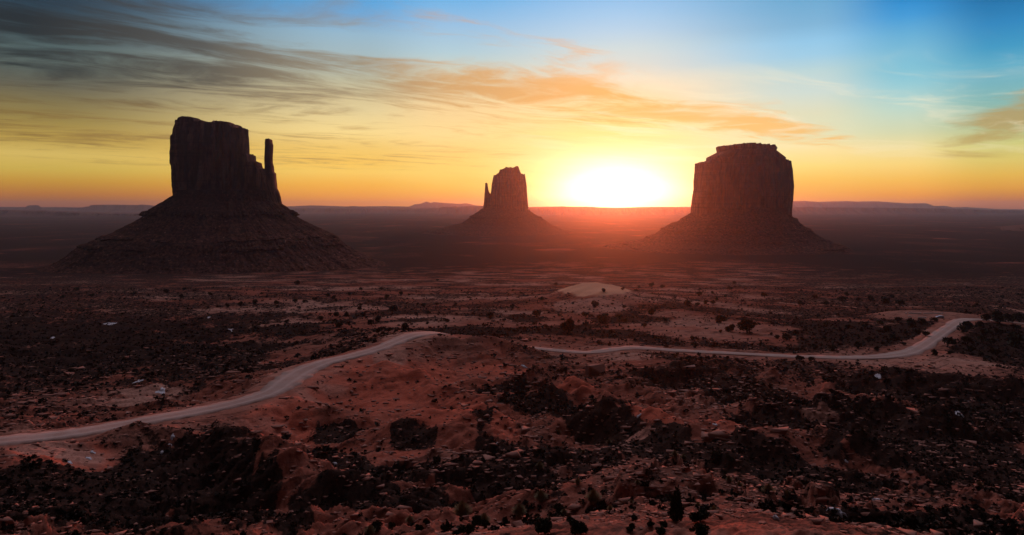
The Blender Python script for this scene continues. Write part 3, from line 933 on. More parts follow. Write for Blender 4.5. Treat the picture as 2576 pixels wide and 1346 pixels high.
talus(mb, DM, 1862, [(1745, 528), (1736, 538), (1702, 560), (1690, 562), (1645, 591), (1596, 609), (1508, 622)],
      [(1980, 530), (1987, 540), (2027, 571), (2055, 592), (2080, 604), (2124, 622), (2200, 640)], 0.95, 61,
      ledges=((-36, 5, 7), (-66, 5, 9), (-92, 4, 7), (-112, 4, 10)))

DE = 3300
eb = thing("sandstone_butte", "small far butte with a thin thumb spire, just beside the rising sun", "butte",
           ((1278 - SX) / F * DE, DE, -126), "sandstone buttes on the valley floor")
cliff("cliff_block", eb, DE, [q2(*p) for p in ((400, 235), (394, 292), (383, 340), (377, 400), (374, 470), (372, 560))],
      [q2(*p) for p in ((570, 235), (575, 290), (582, 340), (585, 400), (590, 475), (592, 560))],
      [q2(*p) for p in ((374, 310), (395, 290), (428, 276), (431, 262), (457, 258), (463, 248), (530, 240), (540, 243), (543, 275), (570, 284), (590, 290))],
      540, 200, 75, grooves=((1290, 5, 10), (1270, 4, 8), (1305, 4, 8)), boxy=0.65, n_a=360, amp=1.0)
cliff("thumb_spire", eb, DE, [q2(*p) for p in ((346, 325), (343, 370), (338, 440), (333, 475), (330, 560))],
      [q2(*p) for p in ((358, 325), (363, 368), (372, 390), (392, 396), (396, 560))],
      [q2(*p) for p in ((340, 336), (346, 331), (357, 332), (364, 376), (372, 392), (392, 396))], 540, 60, 85, n_a=120, amp=0.08, jag=0.2)
talus(eb, DE, 1278, [q2(*p) for p in ((352, 462), (335, 474), (265, 518), (245, 535), (200, 565), (100, 585), (0, 605))],
      [q2(*p) for p in ((580, 468), (592, 480), (650, 515), (740, 570), (800, 600), (870, 618))], 0.95, 91,
      ledges=((-10, 6, 8), (-45, 6, 10)))

# ------------------------------------------------------------------ far mesas and ranges on the horizon
hm_, h = new_mat("far_rock")
hn_ = h.noise(h.n('ShaderNodeTexCoord').outputs['Object'], 0.004, 4, 0.6)
finish(h, h.mix(hn_, (0.07, 0.035, 0.028, 1), (0.17, 0.085, 0.062, 1)), 0.95, None, 0.0)


def far_range(name, label, D, top, zfoot=-145.0, depth=2500.0, jag=0.6, seed=1, slope=1.2):
    p = np.array(top, float)
    n = int(max(60, (p[-1, 0] - p[0, 0]) * 1.2))
    xs = np.linspace(p[0, 0], p[-1, 0], n)
    ys = np.interp(xs, p[:, 0], p[:, 1]) + jag * fbm2(xs / 14, xs * 0 + seed, 4, 0.55, seed)
    k = D / F
    X = (xs - SX) * k
    Zt = (HY - ys) * k
    wob = fbm2(xs / 22, xs * 0 + 3.3, 4, 0.6, seed + 4) * 500
    hgt = np.maximum(Zt - zfoot, 5)
    rows = []
    for u, v in ((-1.0, 0.0), (-0.55, 0.30), (-0.30, 0.55), (-0.22, 0.86), (-0.16, 0.97), (0, 1.0)):
        rows.append(np.stack([X, D + wob * (1 - v) + u * hgt * slope * 2.5, zfoot + hgt * v], 1))
    rows.append(np.stack([X * (1 + depth / D), np.full(n, D + depth), zfoot + hgt * 0.995], 1))
    rows.append(np.stack([X * (1 + depth / D), np.full(n, D + depth + 300), np.full(n, zfoot)], 1))
    V = np.stack(rows, 0)
    for sgn, j in ((0, 0), (1, -1)):
        V[1:, j, 2] = zfoot
    o = link(name, mesh_from(name, V.reshape(-1, 3), grid_faces(len(rows), n)), hm_)
    return tag(o, label, "hill", kind='structure')


def q3(x, y): return (x * .2441, 478 + y * .2441)
def q4(x, y): return (628.9 + x * .2441, 478 + y * .2441)
def q5(x, y): return (1886.7 + x * .26757, 465.4 + y * .26757)


far_range("hills", "long flat mesa behind the dark mitten butte", 16000, [q3(*p) for p in ((840, 182), (870, 177), (905, 166), (940, 165), (965, 150), (1200, 148), (1430, 152), (1460, 146), (1600, 158))] + [(500, 519), (640, 521), (760, 525)], seed=2, jag=0.3)
far_range("hills", "tiny flat topped butte alone on the horizon", 16500, [q3(*p) for p in ((285, 190), (300, 177), (318, 153), (400, 153), (420, 175), (440, 188))], seed=3, jag=0.2, depth=500)
far_range("hills", "low even rim along the western horizon", 18500, [(-500, 520), (-100, 520), (0, 519.6), (60, 520.4), (140, 520.2), (212, 521)] + [(300, 521.4), (420, 522), (460, 523)], seed=4, jag=0.3)
far_range("hills", "low shelf in the haze at the plain's west end", 9500, [(-500, 528), (-200, 528), (0, 528.5), (100, 530), (240, 536), (380, 538), (520, 540)], seed=14, jag=0.4)
far_range("hills", "faint blue peak range behind the middle plain", 20000, [q4(*p) for p in ((300, 175), (380, 166), (640, 155), (820, 160), (1000, 167), (1400, 163), (1640, 168), (1690, 146), (1760, 138), (1820, 115), (1860, 130), (1890, 122), (2000, 130), (2150, 140), (2230, 133), (2330, 155), (2500, 165))], seed=5, jag=0.5)
far_range("hills", "low mesa with a knob in the middle of the plain's rim", 17500, [q4(*p) for p in ((820, 190), (850, 183), (890, 174), (940, 186), (975, 183), (1030, 163), (1100, 163), (1165, 177), (1300, 181), (1440, 178), (1460, 171), (1480, 180), (1550, 175), (1800, 176), (1990, 184))], seed=6, jag=0.3)
far_range("hills", "even dark rim closing the middle plain", 14000, [(640, 525), (760, 523.5), (900, 524), (1050, 523.5), (1140, 522.5), (1240, 522), (1330, 521)], seed=7, jag=0.35)
far_range("hills", "jagged rock fins on the rim beside the small far butte", 12500, [q4(*p) for p in ((1950, 186), (1975, 172), (1995, 168), (2050, 172), (2080, 168), (2115, 163), (2140, 171), (2190, 165), (2270, 162), (2420, 158))] + [(1290, 519), (1340, 520.5)], seed=8, jag=0.9)
far_range("hills", "dark mesa rim straight under the rising sun", 11500, [(1310, 521), (1340, 519.8), (1400, 518.9), (1412, 518.3), (1440, 519.2), (1478, 519.2), (1500, 520.3), (1550, 522.3), (1600, 520.5), (1640, 519.7), (1700, 519.8), (1780, 519.8), (1900, 520)], seed=9, jag=0.3)
far_range("hills", "long faint range behind the broad butte", 20000, [(1800, 507), (1900, 506)] + [q5(*p) for p in ((390, 150), (500, 146), (640, 155), (910, 148), (1000, 153), (1190, 150), (1330, 160), (1480, 170), (1640, 168), (1720, 195), (1830, 193), (1900, 208), (2040, 205), (2320, 225), (2576, 228))] + [(2800, 528)], seed=10, jag=0.4)
far_range("hills", "dark even rim beyond the broad butte", 12500, [(1850, 521), (1950, 520.5)] + [q5(*p) for p in ((380, 207), (580, 202), (620, 208), (1330, 212), (1850, 220), (2200, 233), (2576, 240))] + [(3000, 534)], seed=11, jag=0.35)
far_range("hills", "low dark hill at the plain's east edge", 3600, [(2480, 583), (2539, 578), (2576, 571), (2660, 560), (2800, 556), (3000, 560)], seed=12, jag=0.5, depth=600, zfoot=-135)

# ------------------------------------------------------------------ plants
fm, f_ = new_mat("juniper_foliage")
fn_ = f_.noise(f_.n('ShaderNodeTexCoord').outputs['Object'], 2.5, 3, 0.6)
finish(f_, f_.mix(fn_, (0.018, 0.020, 0.012, 1), (0.050, 0.052, 0.028, 1)), 0.85, None, 0.1)
bm_, b_ = new_mat("juniper_bark")
bn_ = b_.noise(b_.n('ShaderNodeTexCoord').outputs['Object'], 6, 3, 0.6)
finish(b_, b_.mix(bn_, (0.05, 0.035, 0.027, 1), (0.14, 0.10, 0.08, 1)), 0.9, None, 0.1)
drym, d_ = new_mat("dry_brush")
dn_ = d_.noise(d_.n('ShaderNodeTexCoord').outputs['Object'], 1.1, 3, 0.6)
finish(d_, d_.mix(dn_, (0.10, 0.075, 0.040, 1), (0.30, 0.23, 0.125, 1)), 0.9, None, 0.1)
scm, s_ = new_mat("scrub_brush")
sn_ = s_.noise(s_.n('ShaderNodeTexCoord').outputs['Object'], 0.35, 3, 0.6)
finish(s_, s_.mix(sn_, (0.012, 0.010, 0.008, 1), (0.045, 0.034, 0.024, 1)), 0.9, None, 0.08)


def leaf_cloud(n, lobes, size, seed):
    """leaf sprays spread through lobes (cx,cy,cz,rx,ry,rz)"""
    rg = np.random.default_rng(seed)
    lo = np.array(lobes)
    wts = lo[:, 3] * lo[:, 4] * lo[:, 5]
    li = rg.choice(len(lo), n, p=wts / wts.sum())
    d = rg.normal(size=(n, 3))
    d /= np.linalg.norm(d, axis=1)[:, None]
    rr = rg.uniform(0.35, 1.0, n) ** 0.5 * rg.uniform(0.75, 1.15, n)
    c = lo[li, :3] + d * lo[li, 3:] * rr[:, None]
    up = d * 0.7 + rg.normal(size=(n, 3)) * 0.6 + np.array([0, 0, 0.4])
    up /= np.linalg.norm(up, axis=1)[:, None]
    sd_ = np.cross(up, rg.normal(size=(n, 3)))
    sd_ /= np.linalg.norm(sd_, axis=1)[:, None]
    s = size * rg.uniform(0.6, 1.5, n)[:, None]
    v = np.stack([c - sd_ * s * 0.5, c + sd_ * s * 0.5, c + up * s * 1.1 + sd_ * s * 0.25, c + up * s * 0.9 - sd_ * s * 0.35], 1).reshape(-1, 3)
    v[:, 2] = np.maximum(v[:, 2], 0.02)
    return v, np.arange(n * 4).reshape(-1, 4)


def tube(pts, rad, k=6):
    p = np.array(pts, float)
    out = []
    for i in range(len(p)):
        t = p[min(i + 1, len(p) - 1)] - p[max(i - 1, 0)]
        t /= np.linalg.norm(t)
        a = np.cross(t, (0.3, 1, 0.2))
        a /= np.linalg.norm(a)
        b = np.cross(t, a)
        for j in range(k):
            an = 2 * pi * j / k
            out.append(p[i] + (a * cos(an) + b * sin(an)) * rad[i])
    return np.array(out), grid_faces(len(p), k, True)


def join(parts):
    vs, fs, o = [], [], 0
    for v, f in parts:
        vs.append(v)
        fs.append(f + o)
        o += len(v)
    return np.concatenate(vs), np.concatenate(fs)


def lobes_for(kind, seed):
    rg = np.random.default_rng(seed)
    if kind == 'cone':
        return [(rg.normal() * 0.05, rg.normal() * 0.05, z, r, r * 0.9, 0.22) for z, r in ((0.18, 0.36), (0.36, 0.34), (0.55, 0.27), (0.72, 0.19), (0.90, 0.11))] + [(0.22, 0.1, 0.62, 0.14, 0.14, 0.14)]
    L = []
    for i in range(7):
        a = rg.uniform(0, 6.28)
        q = rg.uniform(0.1, 0.36)
        L.append((cos(a) * q, sin(a) * q, rg.uniform(0.24, 0.62), rg.uniform(0.18, 0.30), rg.uniform(0.18, 0.30), rg.uniform(0.16, 0.27)))
    return L


def trunk_geo(seed, hgt=0.55):
    rg = np.random.default_rng(seed)
    parts = [tube([(0, 0, -0.12), (0.02, 0, 0.12), (0.0, 0.03, 0.3), (0.03, 0.0, hgt)], [0.06, 0.05, 0.035, 0.015])]
    for i in range(4):
        a = rg.uniform(0, 6.28)
        parts.append(tube([(0, 0, 0.1 + 0.06 * i), (cos(a) * .14, sin(a) * .14, 0.24 + .06 * i), (cos(a) * .3, sin(a) * .3, 0.38 + .07 * i)], [0.028, 0.02, 0.008], 5))
    return join(parts)


CROWN, CROWN_FAR, TRUNK = [], [], []
for i in range(5):
    kind = 'cone' if i == 0 else 'round'
    CROWN.append(mesh_from("crown", *leaf_cloud(1500, lobes_for(kind, 200 + i), 0.075, 300 + i), smooth=False))
    CROWN[-1].materials.append(fm)
    TRUNK.append(mesh_from("trunk", *trunk_geo(400 + i)))
    TRUNK[-1].materials.append(bm_)
    v, f = join([leaf_cloud(420, lobes_for('round', 220 + i), 0.12, 320 + i), trunk_geo(420 + i, 0.5)])
    me = mesh_from("juniper", v, f, smooth=False)
    me.materials.append(fm)
    CROWN_FAR.append(me)
DRY = []
for i in range(3):
    rg = np.random.default_rng(500 + i)
    n = 420
    a, t = rg.uniform(0, 6.28, n), rg.uniform(0, 1, n) ** 0.7
    tip = np.stack([np.cos(a) * t * 0.55, np.sin(a) * t * 0.55, rg.uniform(0.45, 0.9, n) * (1.05 - 0.55 * t)], 1)
    base = tip * np.array([0.25, 0.25, 0]) + rg.normal(size=(n, 3)) * 0.03
    base[:, 2] = -0.03
    sdv = np.stack([-np.sin(a), np.cos(a), 0 * a], 1) * 0.014
    midp = base * 0.4 + tip * 0.6 + np.array([0, 0, 0.10])
    v = np.stack([base - sdv, base + sdv, midp + sdv * 1.6, midp - sdv * 1.6, tip + sdv, tip - sdv], 1).reshape(-1, 3)
    q = np.arange(n)[:, None] * 6
    f = np.concatenate([q + np.array([[0, 1, 2, 3]]), q + np.array([[3, 2, 4, 5]])])
    me = mesh_from("brush", v, f, smooth=False)
    me.materials.append(drym)
    DRY.append(me)


def scaled(o, s, sz=None):
    o.scale = (s, s, sz or s)


def juniper(px, py, wpx, label, group, parts=False, var=None, tall=1.0):
    p = hit(px, py)
    s = wpx / F * p[1] / 0.95
    i = random.randrange(1, 5) if var is None else var
    rz = random.uniform(0, 6.28)
    if parts:
        o = thing("juniper_tree", label, "tree", p, group, rz)
        link("crown", CROWN[i], None, o)
        link("trunk", TRUNK[i], None, o)
    else:
        o = link("juniper_shrub", CROWN_FAR[i])
        o.location = p
        o.rotation_euler = (0, 0, rz)
        tag(o, label, "shrub", group)
    scaled(o, s, s * tall)
    return o


# the trees one can tell apart
juniper(1702, 1308, 46, "tall conical dark juniper standing on the slickrock slope below the viewpoint", "junipers near the viewpoint", True, 0, 1.55)
juniper(1762, 1312, 44, "squat dark juniper beside the tall conical one, dry brush above it", "junipers near the viewpoint", True, 2, 0.9)
juniper(1766, 1352, 40, "dark juniper cut by the bottom edge under the squat one", "junipers near the viewpoint", True, 3, 1.2)
juniper(1660, 1345, 26, "little dark juniper low on the slope beside the tall conical one", "junipers near the viewpoint", True, 4, 0.9)
juniper(1880, 836, 46, "largest round juniper on the red flat behind the straight road", "junipers on the flats behind the road", True, 1, 0.85)
juniper(1838, 834, 22, "smaller juniper touching the west side of the largest round one", "junipers on the flats behind the road", True, 2, 1.1)
juniper(1427, 838, 28, "upright twin crowned juniper under the sand dune's near foot", "junipers on the flats behind the road", True, 3, 1.7)
juniper(1513, 812, 28, "round juniper straight below the middle of the sand dune", "junipers on the flats behind the road", True, 4, 0.9)


def r3(x, y): return (x / 1.795 * .6289, (1050 + y / 1.795) * .6289)
def r4(x, y): return ((1300 + x / 1.795) * .6289, (1050 + y / 1.795) * .6289)
def r5(x, y): return ((2700 + x / 1.795) * .6289, (1050 + y / 1.795) * .6289)
def r6(x, y): return (x / 1.84 * .6289, (1500 + y / 1.84) * .6289)
def r7(x, y): return ((1300 + x / 1.84) * .6289, (1500 + y / 1.84) * .6289)
def r8(x, y): return ((2600 + x / 1.722) * .6289, (1500 + y / 1.722) * .6289)


GRP = [
    (r4, "dark juniper dotted on the reddish flats between the road bend and the dune", "junipers between road bend and dune",
     [(260, 200, 30), (445, 253, 34), (545, 230, 28), (20, 243, 30), (60, 258, 28), (80, 278, 22), (250, 312, 34), (252, 340, 38), (485, 358, 62), (150, 385, 34), (80, 382, 40),
      (270, 385, 44), (385, 418, 62), (335, 448, 54), (100, 460, 44), (572, 488, 62), (380, 500, 38), (455, 498, 44), (738, 440, 26), (872, 425, 42), (800, 306, 30), (890, 340, 24),
      (705, 318, 46), (807, 131, 24), (665, 300, 22), (1405, 225, 28), (1185, 402, 56), (1285, 420, 34), (1345, 324, 26), (405, 190, 26), (600, 235, 18), (940, 300, 20)]),
    (r4, "dark juniper on the scrubby rise around the sand dune", "junipers around the sand dune",
     [(1560, 275, 40), (1505, 445, 34), (1522, 390, 66), (1870, 390, 58), (2012, 390, 40), (2110, 410, 56), (2155, 425, 38), (2150, 325, 30), (2140, 195, 26), (2255, 182, 24),
      (2345, 172, 38), (2425, 180, 34), (2352, 372, 60), (2290, 465, 38), (2440, 418, 36), (1685, 385, 30), (2370, 548, 30), (2440, 574, 34), (2480, 340, 22), (2003, 209, 32),
      (1940, 320, 56), (1970, 578, 34), (1660, 165, 34), (2060, 300, 22), (1780, 300, 18)]),
    (r3, "dark juniper on the pale scrub plain before the mitten butte", "junipers before the mitten butte",
     [(2135, 160, 40), (2505, 235, 32), (1300, 254, 36), (1325, 196, 26), (1195, 214, 40), (1505, 232, 28), (1635, 320, 30), (1725, 306, 36), (1830, 298, 40), (1985, 298, 38),
      (2120, 288, 40), (2190, 284, 32), (2262, 268, 36), (2350, 243, 30), (2392, 258, 28), (2145, 328, 28), (2300, 408, 40), (2370, 380, 26), (2415, 384, 34), (2436, 458, 44),
      (2490, 384, 36), (455, 256, 34), (655, 247, 34), (550, 196, 30), (2060, 430, 30), (1640, 246, 24), (1880, 225, 22), (2450, 330, 22)]),
    (r5, "dark juniper on the flats north of the straight road, east of the dune", "junipers east of the dune",
     [(97, 312, 60), (161, 312, 34), (220, 296, 34), (272, 295, 34), (176, 240, 44), (266, 222, 26), (364, 246, 22), (392, 192, 36), (425, 156, 28), (642, 250, 42), (330, 432, 70),
      (735, 545, 36), (800, 556, 64), (545, 516, 28), (148, 610, 26), (126, 556, 34), (330, 500, 26), (300, 270, 26), (690, 515, 24), (1000, 614, 44), (1130, 628, 56), (890, 700, 60), (980, 705, 40)]),
    (r5, "dark bush crowding the slope under the car park", "bushes under the car park",
     [(1532, 492, 60), (1690, 458, 74), (1310, 612, 60), (1312, 534, 30), (1452, 632, 40), (1800, 528, 54), (1640, 590, 34), (1082, 450, 36), (1560, 545, 40), (1470, 440, 44),
      (1740, 515, 40), (1400, 560, 36), (1240, 470, 40), (1600, 425, 50), (1770, 440, 52), (1860, 420, 46), (1360, 470, 40), (1200, 560, 34), (1660, 510, 34), (1495, 585, 30)]),
    (r5, "dark bush scattered east of the road's last climb", "bushes east of the last climb",
     [(1865, 665, 50), (2270, 590, 62), (2440, 602, 110), (1960, 598, 90), (2200, 570, 60), (2100, 583, 70), (2095, 490, 90), (2190, 460, 60), (2330, 440, 90), (2340, 518, 70),
      (2230, 510, 60), (2060, 500, 60), (2420, 540, 60), (2130, 640, 50), (2235, 418, 66), (2310, 424, 84), (2395, 426, 80), (2470, 428, 84), (2300, 660, 60), (1980, 655, 36), (2450, 480, 60)]),
    (r5, "dark bush on the pale sand behind the car park", "bushes behind the car park",
     [(1200, 278, 60), (1320, 272, 34), (1402, 276, 50), (1500, 290, 70), (1612, 308, 60), (1232, 238, 40), (1080, 300, 40), (1000, 260, 40), (900, 300, 44), (1550, 250, 40)]),
]
for fn, lab, grp, pts in GRP:
    for x, y, wd in pts:
        ux, uy = fn(x, y)
        juniper(ux, uy, wd / 1.795 * .6289 * 0.92, lab, grp, False, None, random.uniform(0.75, 1.1))

# dry clumps and dark bushes near the viewpoint
def clump(px, py, wpx, label, group, mesh):
    p = hit(px, py)
    o = link("dry_clump" if mesh in DRY else "dark_shrub", mesh)
    o.location = p
    scaled(o, wpx / F * p[1] / 1.0)
    o.rotation_euler = (0, 0, random.uniform(0, 6.28))
    return tag(o, label, "shrub", group)


for i, (fn, x, y, wd) in enumerate([(r8, 815, 822, 90), (r8, 945, 845, 66), (r8, 440, 950, 60), (r8, 545, 735, 50), (r8, 615, 772, 50), (r8, 170, 560, 50), (r7, 1590, 925, 90),
                                    (r7, 1975, 940, 110), (r7, 1580, 690, 60), (r7, 1430, 1035, 100), (r7, 1010, 1045, 130), (r7, 625, 1085, 60), (r7, 330, 1175, 80),
                                    (r7, 2090, 505, 40), (r7, 2100, 1000, 50), (r7, 2255, 945, 34), (r7, 1760, 1025, 50), (r7, 1720, 430, 34), (r7, 1900, 575, 34),
                                    (r7, 2300, 805, 40), (r7, 1860, 800, 50), (r7, 1170, 1095, 90), (r8, 2270, 765, 44), (r8, 330, 905, 40), (r8, 230, 580, 44)]):
    ux, uy = fn(x, y)
    clump(ux, uy, wd / 1.8 * .6289 * 1.1, "straw coloured dry brush clump among the rocks below the viewpoint", "dry brush below the viewpoint", DRY[i % 3])
for i, (fn, x, y, wd) in enumerate([(r7, 1110, 1115, 90), (r7, 1180, 1120, 80), (r7, 1040, 1172, 100), (r7, 1600, 1165, 140), (r7, 1810, 1105, 70), (r7, 1860, 1165, 120),
                                    (r7, 380, 1150, 90), (r7, 820, 645, 60), (r7, 750, 1110, 60), (r7, 690, 1145, 60), (r7, 2250, 1150, 70), (r7, 2270, 1070, 50), (r7, 1720, 1020, 80),
                                    (r7, 490, 1120, 50), (r8, 290, 1075, 40), (r8, 90, 1050, 60), (r7, 2400, 1120, 60), (r8, 770, 800, 50), (r8, 550, 590, 50), (r8, 470, 590, 90)]):
    ux, uy = fn(x, y)
    clump(ux, uy, wd / 1.8 * .6289, "low dark bush on the rocky slope below the viewpoint", "dark bushes below the viewpoint", CROWN[1 + i % 4])

# scrub too many to count: one object
def scrub_field():
    vs, fs, o = [], [], 0
    tmpl = []
    for i in range(6):
        rg = np.random.default_rng(600 + i)
        L = [(rg.normal() * .16, rg.normal() * .16, rg.uniform(.15, .35), .32, .32, .24) for _ in range(3)]
        tmpl.append((leaf_cloud(46, L, 0.26, 610 + i), leaf_cloud(13, L, 0.42, 620 + i)))
    N = 150000
    y = np.exp(rng.uniform(np.log(48), np.log(760), N))
    X = rng.uniform(-1.0, 1.0, N)
    x = X * y
    z, pale, scrub, rock, dune, _c = terrain(x, y)
    rd, _, rw = road_dist(x, y)
    keep = rng.uniform(0, 1, N) < (0.03 + 0.75 * scrub ** 1.3 * (1 - 0.35 * rock)) * np.clip((y / 300) ** 0.55, 0.4, 1.0)
    keep &= (dune < 0.05) & (rd > rw * 0.5 + 1.0) & (np.hypot((x - PARK[0]) / 1.55, y - PARK[1]) > 17)
    x, y, z = x[keep], y[keep], z[keep]
    s = rng.lognormal(-0.30, 0.42, len(x)) * np.where(y < 170, 0.62, 1.0)
    a = rng.uniform(0, 6.28, len(x))
    ti = rng.integers(0, 6, len(x))
    for t in range(6):
        for lod in (0, 1):
            m = np.where((ti == t) & ((y < 150) if lod == 0 else (y >= 150)))[0]
            if not len(m):
                continue
            tv, tf = tmpl[t][lod]
            ca, sa = np.cos(a[m])[:, None], np.sin(a[m])[:, None]
            vv = np.stack([(tv[None, :, 0] * ca - tv[None, :, 1] * sa) * s[m][:, None] + x[m][:, None],
                           (tv[None, :, 0] * sa + tv[None, :, 1] * ca) * s[m][:, None] + y[m][:, None],
                           tv[None, :, 2] * s[m][:, None] * 0.85 + z[m][:, None] - 0.04], 2)
            ff = tf[None] + (np.arange(len(m)) * len(tv))[:, None, None] + o
            vs.append(vv.reshape(-1, 3))
            fs.append(ff.reshape(-1, 4))
            o += len(m) * len(tv)
    return mesh_from("desert_scrub", np.concatenate(vs), np.concatenate(fs), smooth=False)


tag(link("desert_scrub", scrub_field(), scm), "dark low scrub covering the valley floor and slopes", "scrub", kind='stuff')

# ------------------------------------------------------------------ rocks
km, k_ = new_mat("loose_sandstone")
to = k_.n('ShaderNodeTexCoord').outputs['Object']
kx, ky, kz_ = k_.xyz(to)
kn = k_.noise(k_.vec(k_.mul(kx, .3), k_.mul(ky, .3), k_.mul(kz_, 3.0)), 1.6, 5, 0.65)
kf = k_.noise(to, 5, 4, 0.6)
finish(k_, k_.mix(kf, k_.mix(kn, (0.14, 0.06, 0.045, 1), (0.40, 0.185, 0.135, 1)), k_.mix(kn, (0.11, 0.05, 0.04, 1), (0.33, 0.16, 0.12, 1))), 0.92, (k_.add(kn, kf), 0.6, 0.08), 0.12)


def rock_mesh(seed, flat, npts=15):
    """broken block: hull of scattered corners, edges nicked"""
    rg = np.random.default_rng(seed)
    bm = bmesh.new()
    wy = rg.uniform(.55, .9)
    for i in range(npts):
        c = rg.uniform(-1, 1, 3)
        c = np.sign(c) * np.abs(c) ** 0.45
        bm.verts.new((c[0] * 0.85, c[1] * wy * 0.85, c[2] * flat * 0.8))
    r = bmesh.ops.convex_hull(bm, input=bm.verts)
    bmesh.ops.delete(bm, geom=list({v for v in r['geom_interior'] if isinstance(v, bmesh.types.BMVert)}), context='VERTS')
    bmesh.ops.bevel(bm, geom=list(bm.edges), offset=0.05, segments=1, affect='EDGES')
    bmesh.ops.triangulate(bm, faces=bm.faces)
    for v in bm.verts:
        p = np.array(v.co)
        n = vnoise3(np.array([p[0] * 3]), np.array([p[1] * 3]), np.array([p[2] * 7]), seed)[0]
        v.co = v.co * (1 + 0.07 * n)
    me = bpy.data.meshes.new("rock")
    bm.to_mesh(me)
    bm.free()
    me.materials.append(km)
    return me


ROCKS = [rock_mesh(700 + i, (0.30, 0.22, 0.5, 0.8, 0.26, 0.55)[i]) for i in range(6)]
BIG = rock_mesh(733, 0.95, 18)


def rock(px, py, wpx, label, group, me, name="sandstone_rock", sz=1.0, rz=None):
    p = hit(px, py)
    s = wpx / F * p[1] / 1.55
    o = link(name, me)
    o.location = p + np.array([0, 0, 0.12 * s])
    o.rotation_euler = (random.uniform(-.15, .15), random.uniform(-.15, .15), random.uniform(0, 6.28) if rz is None else rz)
    o.scale = (s, s, s * sz)
    return tag(o, label, "rock", group)


rock(1502, 938, 56, "big dark cubic boulder beside the road below the dune", None, BIG, "boulder", 0.75, 0.4)
rock(1722, 1275, 26, "rounded pale grey boulder on the slope among dry brush", None, ROCKS[3], "boulder", 0.9)
rock(1305, 1325, 36, "pale grey boulder with a shaded foot between dark bushes", None, ROCKS[5], "boulder", 0.9)
rlab = [("flat sandstone slab on the rocky slope right below the viewpoint", "slabs below the viewpoint"),
        ("broken sandstone block on the dark gully slopes before the road", "blocks on the gully slopes")]
cnt = 0
while cnt < 230:
    px, py = random.uniform(420, 2560), random.uniform(930, 1340)
    if px < 1250 and random.random() < 0.6:
        continue
    p = hit(px, py)
    tr = terrain(np.array([p[0]]), np.array([p[1]]))
    if tr[3][0] < 0.25 and random.random() < 0.8:
        continue
    nearv = p[1] < 95
    wpx = (random.uniform(8, 24) if nearv else random.uniform(5, 12)) * random.uniform(0.7, 1.2)
    lb, gr_ = rlab[0 if nearv else 1]
    rock(px, py, wpx, lb, gr_, ROCKS[random.choice((0, 1, 4, 0, 1, 2, 5))])
    cnt += 1


# rubble too small to count
def rubble():
    base = rock_mesh(760, 0.45, 8)
    tv = np.empty(len(base.vertices) * 3)
    base.vertices.foreach_get('co', tv)
    tv = tv.reshape(-1, 3)
    tf = np.array([tuple(p.vertices) for p in base.polygons])
    N = 90000
    y = np.exp(rng.uniform(np.log(44), np.log(320), N))
    x = rng.uniform(-0.9, 0.9, N) * y
    z, pale, scrub, rk, dune, _c = terrain(x, y)
    rd, _, rw = road_dist(x, y)
    keep = (rng.uniform(0, 1, N) < 0.16 + 0.55 * rk) & (rd > rw * .5 + 1.5)
    x, y, z = x[keep], y[keep], z[keep]
    s = rng.lognormal(-1.0, 0.5, len(x)) * np.clip(y / 130, 0.5, 1.4)
    a = rng.uniform(0, 6.28, len(x))
    ca, sa = np.cos(a)[:, None], np.sin(a)[:, None]
    fl = rng.uniform(0.5, 1.2, len(x))[:, None]
    vv = np.stack([(tv[None, :, 0] * ca - tv[None, :, 1] * sa) * s[:, None] * 1.3 + x[:, None], (tv[None, :, 0] * sa + tv[None, :, 1] * ca) * s[:, None] + y[:, None],
                   tv[None, :, 2] * s[:, None] * fl + z[:, None] + 0.05 * s[:, None]], 2)
    ff = tf[None] + (np.arange(len(x)) * len(tv))[:, None, None]
    bpy.data.meshes.remove(base)
    return mesh_from("rubble", vv.reshape(-1, 3), ff.reshape(-1, 3), smooth=False)


tag(link("rubble", rubble(), km), "small broken sandstone pieces strewn over the slopes", "rubble", kind='stuff')

# ------------------------------------------------------------------ snow patches
nm_, n_ = new_mat("old_snow")
nn = n_.noise(n_.n('ShaderNodeTexCoord').outputs['Object'], 0.9, 4, 0.6)
finish(n_, n_.mix(nn, (0.34, 0.33, 0.36, 1), (0.62, 0.63, 0.68, 1)), 0.7, (nn, 0.3, 0.1), 0.2)


def snow(px, py, wpx, hpx, ang, label, group=None):
    p = hit(px, py)
    k = p[1] / F
    dep = max(-p[2], 10.0)
    L = wpx * k / 2
    Wd = min(hpx * p[1] * p[1] / F / dep * 0.5, L * 2.2)
    na, nr = 28, 6
    sd = int(px * 7 + py)
    th = np.linspace(0, 2 * pi, na, endpoint=False)
    ed = 0.72 + 0.55 * vnoise3(np.cos(th) * 1.6, np.sin(th) * 1.6, th * 0, sd) + 0.22 * vnoise3(np.cos(th) * 5, np.sin(th) * 5, th * 0, sd + 1)
    ed = np.clip(ed, 0.22, 1.4)
    V = []
    ca, sa = cos(ang), sin(ang)
    for i in range(nr + 1):
        t = max(i / nr, 0.02)
        lx, ly = np.cos(th) * L * t * ed, np.sin(th) * Wd * t * ed
        x, y = p[0] + lx * ca - ly * sa, p[1] + lx * sa + ly * ca
        z = Hs(x, y) + 0.16 - 0.40 * max(0.0, t - 0.72) / 0.28
        V.append(np.stack([x - p[0], y - p[1], z - p[2]], 1))
    me = mesh_from("snow_patch", np.concatenate(V), grid_faces(nr + 1, na, True)[:, ::-1])
    o = link("snow_patch", me, nm_)
    o.location = p
    return tag(o, label, "snow", group)


